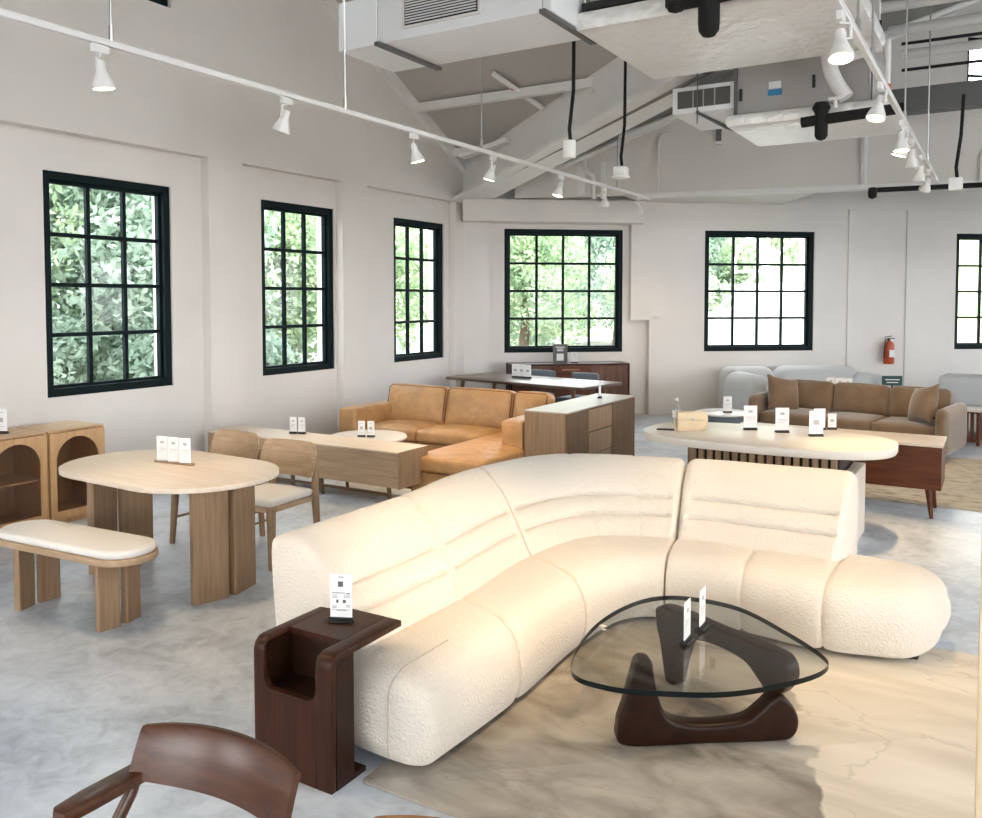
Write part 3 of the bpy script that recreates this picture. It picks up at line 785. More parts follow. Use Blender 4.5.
def pillow(name, prof, u0, u1, parent, rnd=(.05, .05), seams=(), chan=(), npf=230, step=.014, depth=.022, fade=.035, org=Vector((-2.1, 4.2, 0)), light=(), mat='boucle', ctr=(.33, .195, .40, .2)):
    ct, cz, hx, hz = ctr
    pr = resample(prof, npf); n = len(pr)
    ar = sum(pr[i][0]*pr[(i+1) % n][1]-pr[(i+1) % n][0]*pr[i][1] for i in range(n))
    sg = 1 if ar > 0 else -1
    nr = []
    for i in range(n):
        a, b = pr[i-2], pr[(i+2) % n]; tx, ty = (b[0]-a[0])*1.08, b[1]-a[1]; l = math.hypot(tx, ty)
        nr.append((ty/l*sg, -tx/l*sg))
    mid = lambda u: (path(FP, u)*.45+path(BP, u)*.55)
    N = 400; us = [u0+(u1-u0)*i/N for i in range(N+1)]; L = [0]
    for i in range(N): L.append(L[-1]+(mid(us[i+1])-mid(us[i])).length)
    T = L[-1]
    def u_at(d):
        j = 0
        d = max(0, min(T, d))
        lo, hi = 0, N
        while hi-lo > 1:
            m = (lo+hi)//2
            if L[m] <= d: lo = m
            else: hi = m
        return us[lo]+(us[hi]-us[lo])*(d-L[lo])/max(1e-9, L[hi]-L[lo])
    def d_at(u):
        f = (u-u0)/(u1-u0)*N; i = min(int(f), N-1); return L[i]+(L[i+1]-L[i])*(f-i)
    ds = []
    K = 9
    for i in range(K): ds.append(rnd[0]*(1-math.cos(PI/2*i/K)))
    m = max(2, int((T-rnd[0]-rnd[1])/step))
    for i in range(m+1): ds.append(rnd[0]+(T-rnd[0]-rnd[1])*i/m)
    for i in range(1, K+1): ds.append(T-rnd[1]+rnd[1]*math.sin(PI/2*i/K))
    sd = [d_at(s) for s in seams]; sl = [d_at(s) for s in light]
    bounds = [0]+sd+[T]
    bm = bmesh.new(); rings = []
    for d in ds:
        u = u_at(d); F, B = path(FP, u), path(BP, u); W = B-F; wl_ = W.length
        ins = 0; gro = 0
        for r, q in ((rnd[0], d), (rnd[1], T-d)):
            if q < r: ins += r-math.sqrt(max(0, r*r-(r-q)**2))
        for s in sd: gro += depth*math.exp(-((d-s)/.010)**2)+.006*math.exp(-((d-s)/.05)**2)
        for s in sl: gro += .007*math.exp(-((d-s)/.009)**2)
        nb = min(abs(d-b) for b in bounds)
        fd = min(1, max(0, (nb-.03)/fade))
        ring = []
        for i in range(n):
            t, z = pr[i]; g = 0
            if chan and t < .78 and nr[i][0] < .1:
                for zc in chan: g += .024*math.exp(-((z-zc)/.0075)**2)+.014*math.exp(-((z-zc)/.032)**2)
            k = gro+g*fd
            t2, z2 = t-nr[i][0]*k/1.08, z-nr[i][1]*k
            if ins > 0: t2, z2 = ct+(t2-ct)*(1-ins/hx), cz+(z2-cz)*(1-ins/hz)
            p = F+W*t2
            ring.append(bm.verts.new((p.x-org.x, p.y-org.y, max(.02, z2))))
        rings.append(ring)
    for a in range(len(rings)-1):
        for i in range(n):
            j = (i+1) % n; bm.faces.new((rings[a][i], rings[a][j], rings[a+1][j], rings[a+1][i]))
    for ring in (rings[0], rings[-1]):
        c = bm.verts.new(sum((v.co for v in ring), Vector())/n)
        nv = (rings[1][0].co-rings[0][0].co) if ring is rings[0] else (rings[-2][0].co-rings[-1][0].co)
        mid_d = mid(u0)-mid(u0+.02) if ring is rings[0] else mid(u1)-mid(u1-.02)
        od = Vector((mid_d.x, mid_d.y, 0)).normalized()
        prev = ring; c0 = c.co.copy()
        for f_, bl_ in ((.82, .012), (.55, .022), (.25, .027)):
            cur = [bm.verts.new(c0+(v.co-c0)*f_+od*bl_) for v in ring]
            for i in range(n): bm.faces.new((prev[i], prev[(i+1) % n], cur[(i+1) % n], cur[i]))
            prev = cur
        c.co = c0+od*.029
        for i in range(n): bm.faces.new((prev[i], prev[(i+1) % n], c))
    q = MB(); q.bm.free(); q.bm = bm
    return q.build(name, M[mat], parent, angle=75)
sofa = thing('curved_sofa', 'large curved cream boucle corner sofa around the glass table', 'sofa', (-2.1, 4.2, .012))
pillow('seat', SEAT, 0, 2, sofa, (.15, .03), (1.0,), depth=.014, ctr=(.33, .195, .36, .40))
pillow('seat', SEAT, 2.0, 3.0, sofa, (.03, .035), depth=.014)
pillow('seat', SEAT, 3.01, 6.0, sofa, (.035, .20), (4.0, 5.0), depth=.014, light=(5.66,), ctr=(.33, .195, .40, .30))
pillow('backrest', BACK, .15, 2, sofa, (.06, .02), (1.0,), (.60, .495), ctr=(.70, .42, .22, .40))
pillow('backrest', BACK, 2.0, 2.992, sofa, (.02, .05), (), (.60, .495), light=(2.28, 2.55, 2.78), ctr=(.70, .42, .22, .40))
pillow('backrest', BACK, 3.012, 5.0, sofa, (.05, .055), (), (.60, .495), ctr=(.70, .42, .22, .40))
q = MB(); pf = []; pb = []
for i in range(49):
    u = .12+5.7*i/48; F, B = path(FP, u), path(BP, u)
    a = F+(B-F)*.09; b = F+(B-F)*.84
    if u > 5: b = F+(B-F)*.6
    pf.append((a.x+2.1, a.y-4.2)); pb.append((b.x+2.1, b.y-4.2))
q.prism(pf+pb[::-1], 0, .07); 
def drape(o, starts, d):
    me = o.data; bv = BVHTree.FromPolygons([v.co for v in me.vertices], [p.vertices for p in me.polygons]); out = []
    for p in starts:
        h = bv.ray_cast(Vector(p), Vector(d))
        if h[0] is not None: out.append(h[0]+h[1]*.001)
    return out
s0_ = [o for o in sofa.children if o.name.startswith('seat')][0]
w1 = drape(s0_, [(.06, -2.2, .06+.012*i) for i in range(26)], (0, 1, 0))
w2 = drape(s0_, [(.06-.0*i, -1.50+.03*i, 1.) for i in range(12)], (0, 0, -1))
q2 = MB(); q2.tube(w1+[p for p in w2 if p.y > w1[-1].y+.01], .0035, 6); q2.build('seam', M['seam'], s0_)
q.build('plinth', M['plinth'], sofa)['label'] = 'black recessed plinth'

# ------------------------------------------------------------------ rugs
q = MB(); q.prism(rrect(-1.6, 1.6, -1.29, 1.29, .02), 0, .012, .004)
tag(q.build('area_rug', M['rug'], None, (-.50, 3.80, 0)), 'large beige marbled rug under the cream sofa and glass table', 'rug')
q = MB(); q.prism(rrect(-1.9, 2.2, -1.4, 1.4, .02), 0, .010, .003)
tag(q.build('area_rug', M['rug2'], None, (-1.1, 10.05, 0)), 'distressed cream and brown patterned rug in front of the brown sofa', 'rug')

# ------------------------------------------------------------------ glass coffee table
tb = thing('coffee_table', 'triangular glass coffee table on a sculpted dark wood base', 'coffee table', (-1.05, 3.55, .012))
OUT = [(-1.43, 3.07), (-1.525, 3.5), (-1.48, 3.88), (-1.33, 4.06), (-1.05, 4.06), (-.79, 3.87), (-.61, 3.69), (-.585, 3.57), (-.66, 3.41), (-.83, 3.20), (-1.02, 3.08), (-1.25, 3.0)]
o2 = catmull([((x+1.05)*1.045-.015, (y-3.55)*1.045+.01, 0) for x, y in OUT], 8, True)
q = MB(); t = bmesh.new()
A = [t.verts.new((p.x, p.y, .362)) for p in o2]; B = [t.verts.new((p.x, p.y, .384)) for p in o2]
f1 = t.faces.new(A[::-1]); f2 = t.faces.new(B)
side = []
for i in range(len(A)):
    j = (i+1) % len(A); side.append(t.faces.new((A[i], A[j], B[j], B[i])))
bmesh.ops.recalc_face_normals(t, faces=t.faces[:])
me = bpy.data.meshes.new('g'); 
for f in side: f.material_index = 1
t.to_mesh(me); t.free(); q.bm.from_mesh(me); bpy.data.meshes.remove(me)
q.build('glass_top', [M['gtop'], M['gedge']], tb, angle=30, recalc=False)
def noguchi(pa, pb, prof, name):
    pa = Vector(pa); pb = Vector(pb); d = (pb-pa); L = d.length; d.normalize()
    pts = catmull([(u*L, z, 0) for u, z in prof], 6, True)
    q = MB()
    mt = Matrix(((d.x, 0, d.y, pa.x+1.05), (d.y, 0, -d.x, pa.y-3.55), (0, 1, 0, 0), (0, 0, 0, 1)))
    q.prism([(p.x, p.y) for p in pts], -.048, .048, .020, mt, 4)
    return q.build(name, M['espresso'], tb)
PR1 = [(.02, .0), (.5, .0), (.93, .0), (1.04, .02), (1.07, .085), (1.03, .155), (.955, .20), (.90, .185), (.84, .145), (.74, .098), (.55, .082), (.38, .088), (.27, .12), (.215, .20), (.185, .30), (.165, .36), (.09, .362), (.055, .30), (.01, .18), (-.03, .08)]
noguchi((-1.34, 3.30), (-.76, 3.70), PR1, 'lower_base')
PR2 = [(.02, .365), (.5, .365), (.93, .365), (1.04, .345), (1.07, .28), (1.03, .215), (.955, .17), (.90, .185), (.84, .22), (.74, .27), (.55, .285), (.38, .275), (.27, .245), (.215, .165), (.175, .065), (.15, .004), (.075, .004), (.045, .065), (.01, .185), (-.03, .285)]
noguchi((-1.40, 4.00), (-.76, 3.70), PR2, 'upper_base')

# ------------------------------------------------------------------ price signs
def sign(name, label, loc, rz, w=.075, h=.16, group=None, base=True, style=0, bw=None, lean=0.):
    t = thing(name, label, 'sign', loc, rz, group)
    z0 = .0
    if base:
        q = MB(); b = bw or w*1.12; q.box(-b/2, b/2, -.022, .022, 0, .009, .003, 1); q.box(-b/2, b/2, -.006, .008, .009, .020, .002, 1); q.build('sign_base', M['black'], t); z0 = .012
    q = MB(); q.box(-w/2, w/2, -.002, .002, z0, z0+h); q.build('card', M['card'], t)
    q = MB(); y = -.0026; yb = -.0021
    def bar(x0, x1, za, zb_): q.box(w*x0, w*x1, y, yb, z0+h*za, z0+h*zb_)
    if style == 0:      # furniture picture and text lines
        bar(-.12, .12, .93, .945); bar(-.14, .10, .72, .84); bar(-.40, .18, .575, .59); bar(.24, .42, .565, .585)
        for za in (.53, .50, .47): bar(-.40, -.16, za, za+.008); bar(.12, .42, za+.01, za+.018)
        bar(-.22, -.12, .36, .43); bar(.08, .22, .36, .43)
        for za in (.28, .25): bar(-.40, -.20, za, za+.01); bar(.24, .42, za+.02, za+.03)
        bar(-.40, .42, .205, .213); bar(-.2, .25, .185, .195)
    elif style == 1:
        bar(-.16, .16, .70, .80); bar(-.36, .36, .50, .515); bar(-.30, .30, .44, .455); bar(-.36, .2, .36, .37)
    else:
        bar(-.30, .30, .82, .84); bar(-.22, .22, .42, .62); bar(-.30, .30, .22, .24)
    q.build('printed_text', M['ink'] if style == 0 else M['greyink'], t)
    return t

# ------------------------------------------------------------------ dark side table with magazine pocket
st = thing('side_table', 'dark walnut side table with a cut-out magazine pocket at the sofa end', 'side table', (-2.345, 2.39, 0))
q = MB(); h = .53; th = .024
def lprof(x0, x1, z0, yb):        # front panel bending into the top
    pts = [(0, z0), (0, h-.05)]
    for i in range(9):
        a = PI-PI/2*i/8; pts.append((.05+.05*math.cos(a), h-.05+.05*math.sin(a)))
    pts += [(yb, h), (yb, h-th)]
    for i in range(9):
        a = PI/2+PI/2*i/8; pts.append((.05+.022*math.cos(a), h-.05+.022*math.sin(a)))
    pts += [(th, z0)]
    mt = Matrix(((0, 0, 1, 0), (1, 0, 0, 0), (0, 1, 0, 0), (0, 0, 0, 1)))
    q.prism(pts, x0, x1, .004, mt)
lprof(-.205, -.150, 0, .44); lprof(.125, .205, 0, .44)
q.box(-.150, .125, 0, th, 0, .335); q.box(-.150, .125, .15, .44, h-th, h)
# rounded corners of the cut-out
for sx, xc in ((1, -.150), (-1, .125)):
    pts = [(0, 0)]; r = .05
    for i in range(7):
        a = -PI/2-PI/2*i/6 if sx > 0 else -PI/2+PI/2*i/6
        pts.append((sx*r+r*math.cos(a), r+r*math.sin(a)))
    q.prism(pts, -th, 0, 0, Matrix.Translation((xc, 0, .335)) @ Matrix(((1, 0, 0, 0), (0, 0, -1, 0), (0, 1, 0, 0), (0, 0, 0, 1))))
q.build('shell', M['walnut'], st)
q = MB(); q.box(-.150, .115, .028, .16, .32, .335); q.box(-.158, .123, .16, .175, .32, h-th); q.box(-.158, -.150, .02, .16, .32, h-.02); q.box(.115, .123, .02, .16, .32, h-.02); q.build('magazine_pocket', M['espresso'], st)
q = MB(); q.box(-.205, .205, .028, .20, 0, .02); q.box(.187, .205, .028, .13, .02, h-.024); q.box(-.205, -.187, .028, .13, .02, h-.024); q.build('foot_plate', M['espresso'], st)
sign('price_sign', 'white price sign in a black base on the dark side table', (-2.35, 2.69, .53), R(24), .094, .19, style=0)
sign('price_sign', 'nearer white price card on the glass coffee table, seen edge-on', (-1.14, 3.55, .397), R(91), .085, .17, 'cards on the glass table', style=1)
sign('price_sign', 'farther white price card on the glass coffee table, seen edge-on', (-1.13, 3.735, .397), R(91), .085, .17, 'cards on the glass table', style=1)

# ------------------------------------------------------------------ foreground armchairs
def armchair(name, label, loc, rz, mk, z=.79):
    """local: faces -Y, backrest at y ~ 0"""
    t = thing(name, label, 'chair', loc, rz)
    q = MB(); bm = bmesh.new(); rows = []
    w = .255
    for i in range(25):
        a = -1+2*i/24; x = a*w
        yc = -.06*a*a
        hh = .138*(1-.10*abs(a)**3); crown = .004*(1-a*a)
        zt = z+crown-.008*abs(a)**4; zb_ = z-hh
        tk = .013
        lean = .045
        rows.append([bm.verts.new(p) for p in ((x, yc-tk, zb_), (x, yc-tk*1.1+lean*.5, (zt+zb_)/2), (x, yc-tk+lean, zt-.008), (x, yc-tk*.4+lean, zt), (x, yc+tk*.4+lean, zt), (x, yc+tk+lean, zt-.008), (x, yc+tk+lean*.5, (zt+zb_)/2), (x, yc+tk, zb_))])
    for i in range(24):
        for k in range(8):
            j = (k+1) % 8; bm.faces.new((rows[i][k], rows[i+1][k], rows[i+1][j], rows[i][j]))
    bm.faces.new(rows[0]); bm.faces.new(rows[-1][::-1])
    q._take(bm); q.build('backrest', mk, t)
    for s in (-1, 1):
        q = MB()
        q.tube([(s*.235, -.055, z-.115), (s*.245, -.07, z-.16), (s*.25, -.20, .45), (s*.245, -.03, 0)], [.014, .016, .02, .013], 12); q.build('leg', mk, t)
        q = MB(); q.tube([(s*.265, -.24, z-.14), (s*.255, -.33, .44), (s*.24, -.42, 0)], [.016, .019, .012], 12); q.build('leg', mk, t)
        q = MB()
        x0 = s*.272 if s > 0 else -.272
        q.prism([(s*.220, -.035), (s*.285, -.035), (s*.296, -.18), (s*.292, -.255), (s*.275, -.268), (s*.238, -.265), (s*.230, -.18)], z-.140, z-.108, .006); q.build('armrest', mk, t)
    q = MB(); q.cushion(-.245, .245, -.50, -.05, .43, .475, .022, (0, 0, .012), 8); q.build('seat', mk, t)
    return t
armchair('armchair', 'dark walnut armchair with a curved backrest at the bottom left', (-1.655, 1.44, 0), R(4), M['walnut_x'], .772)
M['chair_oak'] = wood('orange_oak', (.30, .135, .045), (.42, .20, .08), 'X', .35)
armchair('armchair', 'lighter wooden armchair of which only the backrest top shows at the bottom edge', (-.89, 1.44, 0), R(3), M['chair_oak'], .765)

# ------------------------------------------------------------------ oval dining table, bench, chairs
dt = thing('dining_table', 'oval oak dining table on four slab legs', 'table', (-4.77, 3.74, 0), R(-2))
q = MB(); q.prism(stadium(1.64, 1.0, 40), .730, .762, .004); q.build('tabletop', M['oak_top'], dt)
def slab_leg(x, y, rz, w, th, z1, name, parent, r=.007):
    q = MB(); q.prism(rrect(-w/2, w/2, -th/2, th/2, min(th/2-.001, r), 3), 0, z1)
    o = q.build(name, M['oak_z'], parent, (x, y, 0), rz); return o
for sx in (-1, 1):
    slab_leg(sx*.565, -.128, R(90+sx*-16), .228, .060, .730, 'leg', dt)
    slab_leg(sx*.565, .128, R(90+sx*16), .228, .060, .730, 'leg', dt)
bn = thing('bench', 'oval oak bench with a cream padded seat in front of the dining table', 'bench', (-4.72, 3.03, 0), R(4))
q = MB(); q.prism(stadium(1.20, .37, 30), .395, .432, .006); q.build('seat_board', M['oak'], bn)
q = MB(); q.prism(stadium(1.18, .35, 30), .431, .480, .022, None, 5); q.build('seat_pad', M['white_fab'], bn)
for sx in (-1, 1):
    slab_leg(sx*.37, -.080, R(90+sx*-14), .128, .045, .395, 'leg', bn); slab_leg(sx*.37, .080, R(90+sx*14), .128, .045, .395, 'leg', bn)
def dining_chair(label, loc, rz):
    t = thing('dining_chair', label, 'chair', loc, rz, 'oak chairs at the oval table')
    # curved back panel
    q = MB(); pts = rrect(-.26, .26, .55, .80, .075, 6)
    # thick panel bent along x
    bm = bmesh.new(); NXx = 28; rows = []
    for i in range(NXx+1):
        x = -.26+.52*i/NXx
        dx = .26-abs(x); r = .075
        cut = r-math.sqrt(max(0, r*r-(r-dx)**2)) if dx < r else 0
        zb_, zt = .565+cut, .825-cut
        y = .235-.055*(x/.26)**2
        rows.append([bm.verts.new(p) for p in ((x, y-.009, zb_), (x, y-.009+.03, zt), (x, y+.009+.03, zt), (x, y+.009, zb_))])
    for i in range(NXx):
        for k in range(4):
            j = (k+1) % 4; bm.faces.new((rows[i][k], rows[i+1][k], rows[i+1][j], rows[i][j]))
    bm.faces.new(rows[0]); bm.faces.new(rows[-1][::-1])
    q._take(bm); q.build('backrest', M['oak'], t)
    for s in (-1, 1):
        q = MB(); q.tube([(s*.20, .275, .70), (s*.21, .25, .44), (s*.225, .27, 0)], [.023, .030, .021], 10); q.build('leg', M['oak_z'], t)
        q = MB(); q.tube([(s*.20, -.215, .43), (s*.225, -.235, 0)], [.030, .021], 10); q.build('leg', M['oak_z'], t)
        q = MB(); q.tube([(s*.217, -.225, .20), (s*.217, .255, .20)], .010, 8); q.build('stretcher', M['oak_z'], t)
    q = MB(); q.prism(rrect(-.225, .225, -.235, .25, .07), .395, .435, .008); q.build('seat_frame', M['oak'], t)
    q = MB(); q.cushion(-.225, .225, -.245, .225, .43, .492, .035, (0, 0, .012), 10); q.build('seat_cushion', M['white_fab'], t)
    return t
c1 = dining_chair('right-hand oak dining chair with a curved back and cream seat behind the oval table', (-4.55, 4.44, 0), R(3))
dup(c1, (-5.24, 4.54, 0), R(0), 'left-hand oak dining chair half hidden behind the oval table', 'oak chairs at the oval table')
hs = thing('card_holder', 'slim slotted wooden holder lying on the oval table', 'card holder', (-4.84, 3.84, .762), R(5))
q = MB(); q.prism(stadium(.36, .05), 0, .010, .002); q.build('holder_plate', M['sb'], hs)
q = MB(); q.box(-.15, .15, -.006, .006, .0095, .0112); q.build('slot', M['sb_dark'], hs)
for x, lb_ in ((-.11, 'left of three tall white cards standing on the oval table'), (-.005, 'middle of three tall white cards standing on the oval table'), (.10, 'right of three tall white cards standing on the oval table')):
    sign('menu_card', lb_, (-4.84+x, 3.84+x*.09, .7725), R(18), .085, .17, 'cards on the oval table', False, 1)

# ------------------------------------------------------------------ arched cabinets
def cabinet(label, loc):
    """local: front faces +X, width along Y"""
    t = thing('display_cabinet', label, 'cabinet', loc, 0, 'arched cabinets by the wall')
    D, W, H = .46, .507, .80; p = .018
    q = MB()
    q.box(-D, 0, 0, p, .05, H-p); q.box(-D, 0, W-p, W, .05, H-p); q.box(-D, -.0, p, W-p, .05, .07); q.box(-D, -D+.01, p, W-p, .07, H-p)
    q.build('carcass', M['cab'], t)
    q = MB(); q.box(-D, .002, 0, W, H-p, H, .003, 1); q.build('top_board', M['cab_y'], t)
    q = MB(); q.box(-D+.02, -.02, p, W-p, .40, .416); q.build('shelf', M['cab_y'], t)
    q = MB(); q.box(-D+.03, -.04, .02, W-.02, 0, .05); q.build('plinth', M['cab'], t)
    # door with arched opening
    a0, a1, zb_, zs = .062, W-.062, .12, .54
    rr = (a1-a0)/2; cy = (a0+a1)/2
    arch = [(cy+rr*math.cos(PI*i/24), zs+rr*math.sin(PI*i/24)) for i in range(25)]
    q = MB(); bm = bmesh.new()
    y0, y1, z0, z1 = .004, W-.004, .055, H-p-.004
    def quadstrip(x):
        V = {}
        def v(y, z):
            k = (round(y, 5), round(z, 5))
            if k not in V: V[k] = bm.verts.new((x, y, z))
            return V[k]
        out = []
        fs = []
        fs.append([v(y0, z0), v(y1, z0), v(a1, zb_), v(a0, zb_)])
        fs.append([v(y1, z0), v(y1, zs), v(a1, zs), v(a1, zb_)])
        fs.append([v(y0, z0), v(a0, zb_), v(a0, zs), v(y0, zs)])
        per = [(y1, zs), (y1, z1)]; 
        for i in range(24):
            f = i/24; g = (i+1)/24
            def outer(f):
                if f < .25: return (y1, zs+(z1-zs)*f/.25)
                if f < .75: return (y1+(y0-y1)*(f-.25)/.5, z1)
                return (y0, z1+(zs-z1)*(f-.75)/.25)
            fs.append([v(*arch[i]), v(*outer(f)), v(*outer(g)), v(*arch[i+1])])
        return V, fs
    for x in (.0, .020):
        V, fs = quadstrip(x)
        for f in fs: bm.faces.new(f)
    # inner reveal
    loop = [(a0, zb_), (a1, zb_)]+arch
    for i in range(len(loop)):
        j = (i+1) % len(loop)
        if loop[i] == loop[j]: continue
        bm.faces.new([bm.verts.new(p) for p in ((0, *loop[i]), (0, *loop[j]), (.02, *loop[j]), (.02, *loop[i]))])
    ol = [(y0, z0), (y1, z0), (y1, z1), (y0, z1)]
    for i in range(4):
        j = (i+1) % 4; bm.faces.new([bm.verts.new(p) for p in ((0, *ol[i]), (0, *ol[j]), (.02, *ol[j]), (.02, *ol[i]))])
    q._take(bm); d = q.build('door', M['cab'], t)
    q = MB()
    n = 46
    for i in range(n):           # reeded glass
        ya, yb = a0+(a1-a0)*i/n, a0+(a1-a0)*(i+1)/n; ym = (ya+yb)/2
        zt = zs+math.sqrt(max(0, rr*rr-(ym-cy)**2))
        q.tube([(.008, ym, zb_), (.008, ym, zt)], (yb-ya)*.5, 6)
    q.build('reeded_glass', M['reed_glass'], d)
    return t
M['reed_glass'] = glass('smoked_reeded_glass', (.86, .82, .77), .02)
cb = cabinet('arched-door oak cabinet nearer the wall window, half behind the oval table', (-6.70, 4.075, 0))
dup(cb, (-6.70, 3.555, 0), 0, 'arched-door oak cabinet at the left edge of the photo, carrying a sign', 'arched cabinets by the wall')
dup(cb, (-6.70, 3.035, 0), 0, 'arched-door oak cabinet just outside the left edge of the photo', 'arched cabinets by the wall')
sign('price_sign', 'white price card with a brown picture on the arched cabinet at the left edge', (-6.93, 3.82, .80), R(25), .12, .19, base=True, style=2)

# ------------------------------------------------------------------ oak console
tv = thing('media_console', 'long oak media console with its back to the dining chairs', 'console', (-5.90, 6.34, 0))
q = MB(); q.box(-1.27, 1.245, -.22, .22, .165, .485); q.build('body', M['oak'], tv)
q = MB(); q.box(-1.275, 1.25, -.235, .235, .485, .50, .002, 1); q.build('top_board', M['oak_top'], tv)
q = MB(); q.box(1.246, 1.252, -.232, .232, .16, .498); q.build('end_panel', M['sb'], tv)
q = MB(); mt = Matrix(((1, 0, 0, 0), (0, 0, 1, 0), (0, 1, 0, 0), (0, 0, 0, 1)))
q.prism([(.03*math.cos(2*PI*i/20)-.0, .40+.03*math.sin(2*PI*i/20)) for i in range(20)], -.2255, -.2195, 0, mt); q.build('cable_hole', M['white_fab'], tv)
for x in (-1.1, .28, -.1, 1.1):
    for y in (-.18, .18):
        q = MB(); q.tube([(x, y, .17), (x+.02, y, 0)], [.022, .015], 10); q.build('leg', M['sb_dark'], tv)
q = MB()
for y in (-.18, .18): q.box(-1.15, 1.1, y-.012, y+.012, .075, .10)
q.build('stretcher', M['sb_dark'], tv)
sign('price_sign', 'left of the two white cards on the oak media console', (-6.255, 6.44, .50), R(22), .075, .16, 'cards on the oak console', style=1)
sign('price_sign', 'right of the two white cards on the oak media console', (-6.165, 6.47, .50), R(22), .075, .16, 'cards on the oak console', style=1)
rt = thing('round_coffee_table', 'white round coffee table between the oak console and the leather sofa', 'coffee table', (-5.83, 7.13, 0))
q = MB(); q.lathe([(.001, .385), (.41, .385), (.42, .395), (.42, .41), (.41, .42), (.001, .42)], 48); q.build('tabletop', M['white_lac'], rt)
q = MB(); q.lathe([(.001, 0), (.22, 0), (.23, .02), (.12, .06), (.08, .2), (.1, .386), (.001, .386)], 32); q.build('pedestal', M['white_lac'], rt)
sign('price_sign', 'left of the two white cards on the white round table', (-5.83, 7.02, .42), R(24), .075, .16, 'cards on the round white table', style=2)
sign('price_sign', 'right of the two white cards on the white round table', (-5.735, 7.06, .42), R(24), .075, .16, 'cards on the round white table', style=2)

# ------------------------------------------------------------------ leather corner sofa
ls = thing('leather_sofa', 'tan leather corner sofa with low arms by the left wall', 'sofa', (-5.3, 7.9, 0))
LX, LY = 5.3, -7.9
def lc(name, x0, x1, y0, y1, z0, z1, r=.05, puff=(0, 0, .02), n=14, mat='leather', m2=None):
    q = MB(); q.cushion(x0+LX, x1+LX, y0+LY, y1+LY, z0, z1, r, puff, n, m2); return q.build(name, M[mat], ls)
def seam(x0, x1, y0, y1, z):
    q = MB(); q.tube([(x+LX, y+LY, z) for x, y in ((x0, y0), (x1, y0), (x1, y1), (x0, y1), (x0, y0))], .006, 6); q.build('piping', M['leather_d'], ls)
lc('base', -6.42, -5.70, 7.80, 8.60, .05, .27, .03, (0, .005, 0)); lc('base', -5.69, -4.80, 7.80, 8.60, .05, .27, .03, (0, .005, 0)); lc('base', -4.79, -4.00, 6.48, 8.60, .05, .27, .03, (0, .005, 0))
lc('seat_cushion', -6.42, -5.70, 7.79, 8.40, .26, .41, .04, (0, .01, .035)); lc('seat_cushion', -5.69, -4.80, 7.79, 8.40, .26, .41, .04, (0, .01, .035)); lc('seat_cushion', -4.79, -4.01, 6.46, 8.40, .26, .41, .04, (0, .01, .035))
lc('armrest', -6.70, -6.43, 7.64, 8.66, .04, .61, .04, (.012, 0, .01))
lc('armrest', -4.28, -4.02, 7.30, 8.62, .04, .68, .04, (.012, 0, .012))
def lback(x0, x1):
    mt = Matrix.Translation(((x0+x1)/2+LX, 8.40+LY, .42)) @ Matrix.Rotation(R(-13), 4, 'X')
    q = MB(); q.cushion(-(x1-x0)/2, (x1-x0)/2, -.10, .13, -.05, .42, .055, (.004, .045, .012), 14, mt); q.build('back_cushion', M['leather'], ls)
    h = (x1-x0)/2-.012
    q = MB(); q.tube([mt @ Vector(p) for p in ((-h, -.095, 0), (-h, -.095, .375), (-h+.03, -.09, .40), (h-.03, -.09, .40), (h, -.095, .375), (h, -.095, 0))], .005, 6); q.build('piping', M['leather_d'], ls)
lback(-6.52, -5.66); lback(-5.65, -4.75); lback(-4.74, -4.30)
lc('back_frame', -6.66, -4.02, 8.52, 8.70, .04, .60, .03, (0, 0, 0))
seam(-6.42, -5.70, 7.79, 8.3, .265); seam(-5.69, -4.80, 7.79, 8.3, .265); seam(-4.79, -4.01, 6.46, 8.3, .265)

# ------------------------------------------------------------------ sideboard with drawers
sb = thing('sideboard', 'grey-brown oak sideboard with three drawers behind the leather sofa', 'sideboard', (-3.77, 8.18, 0))
q = MB(); q.box(-.23, .215, -.88, .87, .07, .785); q.build('body', M['sb'], sb)
q = MB(); q.box(-.235, .235, -.89, .88, .785, .80, .002, 1); q.build('top_board', M['sb_top'], sb)
q = MB(); q.box(-.2, .18, -.82, .82, 0, .07); q.build('plinth', M['black'], sb)
for i, (a, b_) in enumerate(((-.875, -.40), (.22, .865))):
    q = MB(); q.box(.215, .234, a, b_, .08, .78, .002, 1); q.build('door', M['chev'] if 'chev' in MATS else M['sb_dark'], sb)
for i in range(3):
    z = .085+i*.233; q = MB(); q.box(.215, .233, -.385, .205, z, z+.222, .002, 1); d = q.build('drawer', M['sb'], sb)
q = MB(); q.box(.2145, .2165, -.40, .22, .08, .78); q.build('drawer_gap', M['black'], sb)
sign('price_sign', 'slim white card seen edge-on on the grey-brown oak sideboard', (-3.78, 8.62, .80), R(97), .075, .17, style=1)

# ------------------------------------------------------------------ dark desk, chairs, walnut sideboard
dk = thing('long_table', 'long dark walnut table on tapered legs by the corner window', 'table', (-5.74, 10.66, 0), R(-9.5))
q = MB(); q.prism(rrect(-1.22, 1.22, -.50, .50, .03), .71, .75, .012); q.build('tabletop', M['desk'], dk)
for x in (-.98, .98):
    for y in (-.36, .36):
        q = MB(); q.tube([(x, y, .71), (x*1.08, y*1.1, 0)], [.032, .018], 12); q.build('leg', M['sb_dark'], dk)
for i, x in enumerate((-.60, -.45, -.30)):
    pass
for x, lb_ in ((-.35, 'left of three white cards on the long dark table'), (-.235, 'middle of three white cards on the long dark table'), (-.12, 'right of three white cards on the long dark table')):
    a = R(-9.5); sign('price_sign', lb_, (-5.74+x*math.cos(a), 10.76+x*math.sin(a), .75), R(20), .10, .18, 'cards on the long dark table', style=2, bw=.11)
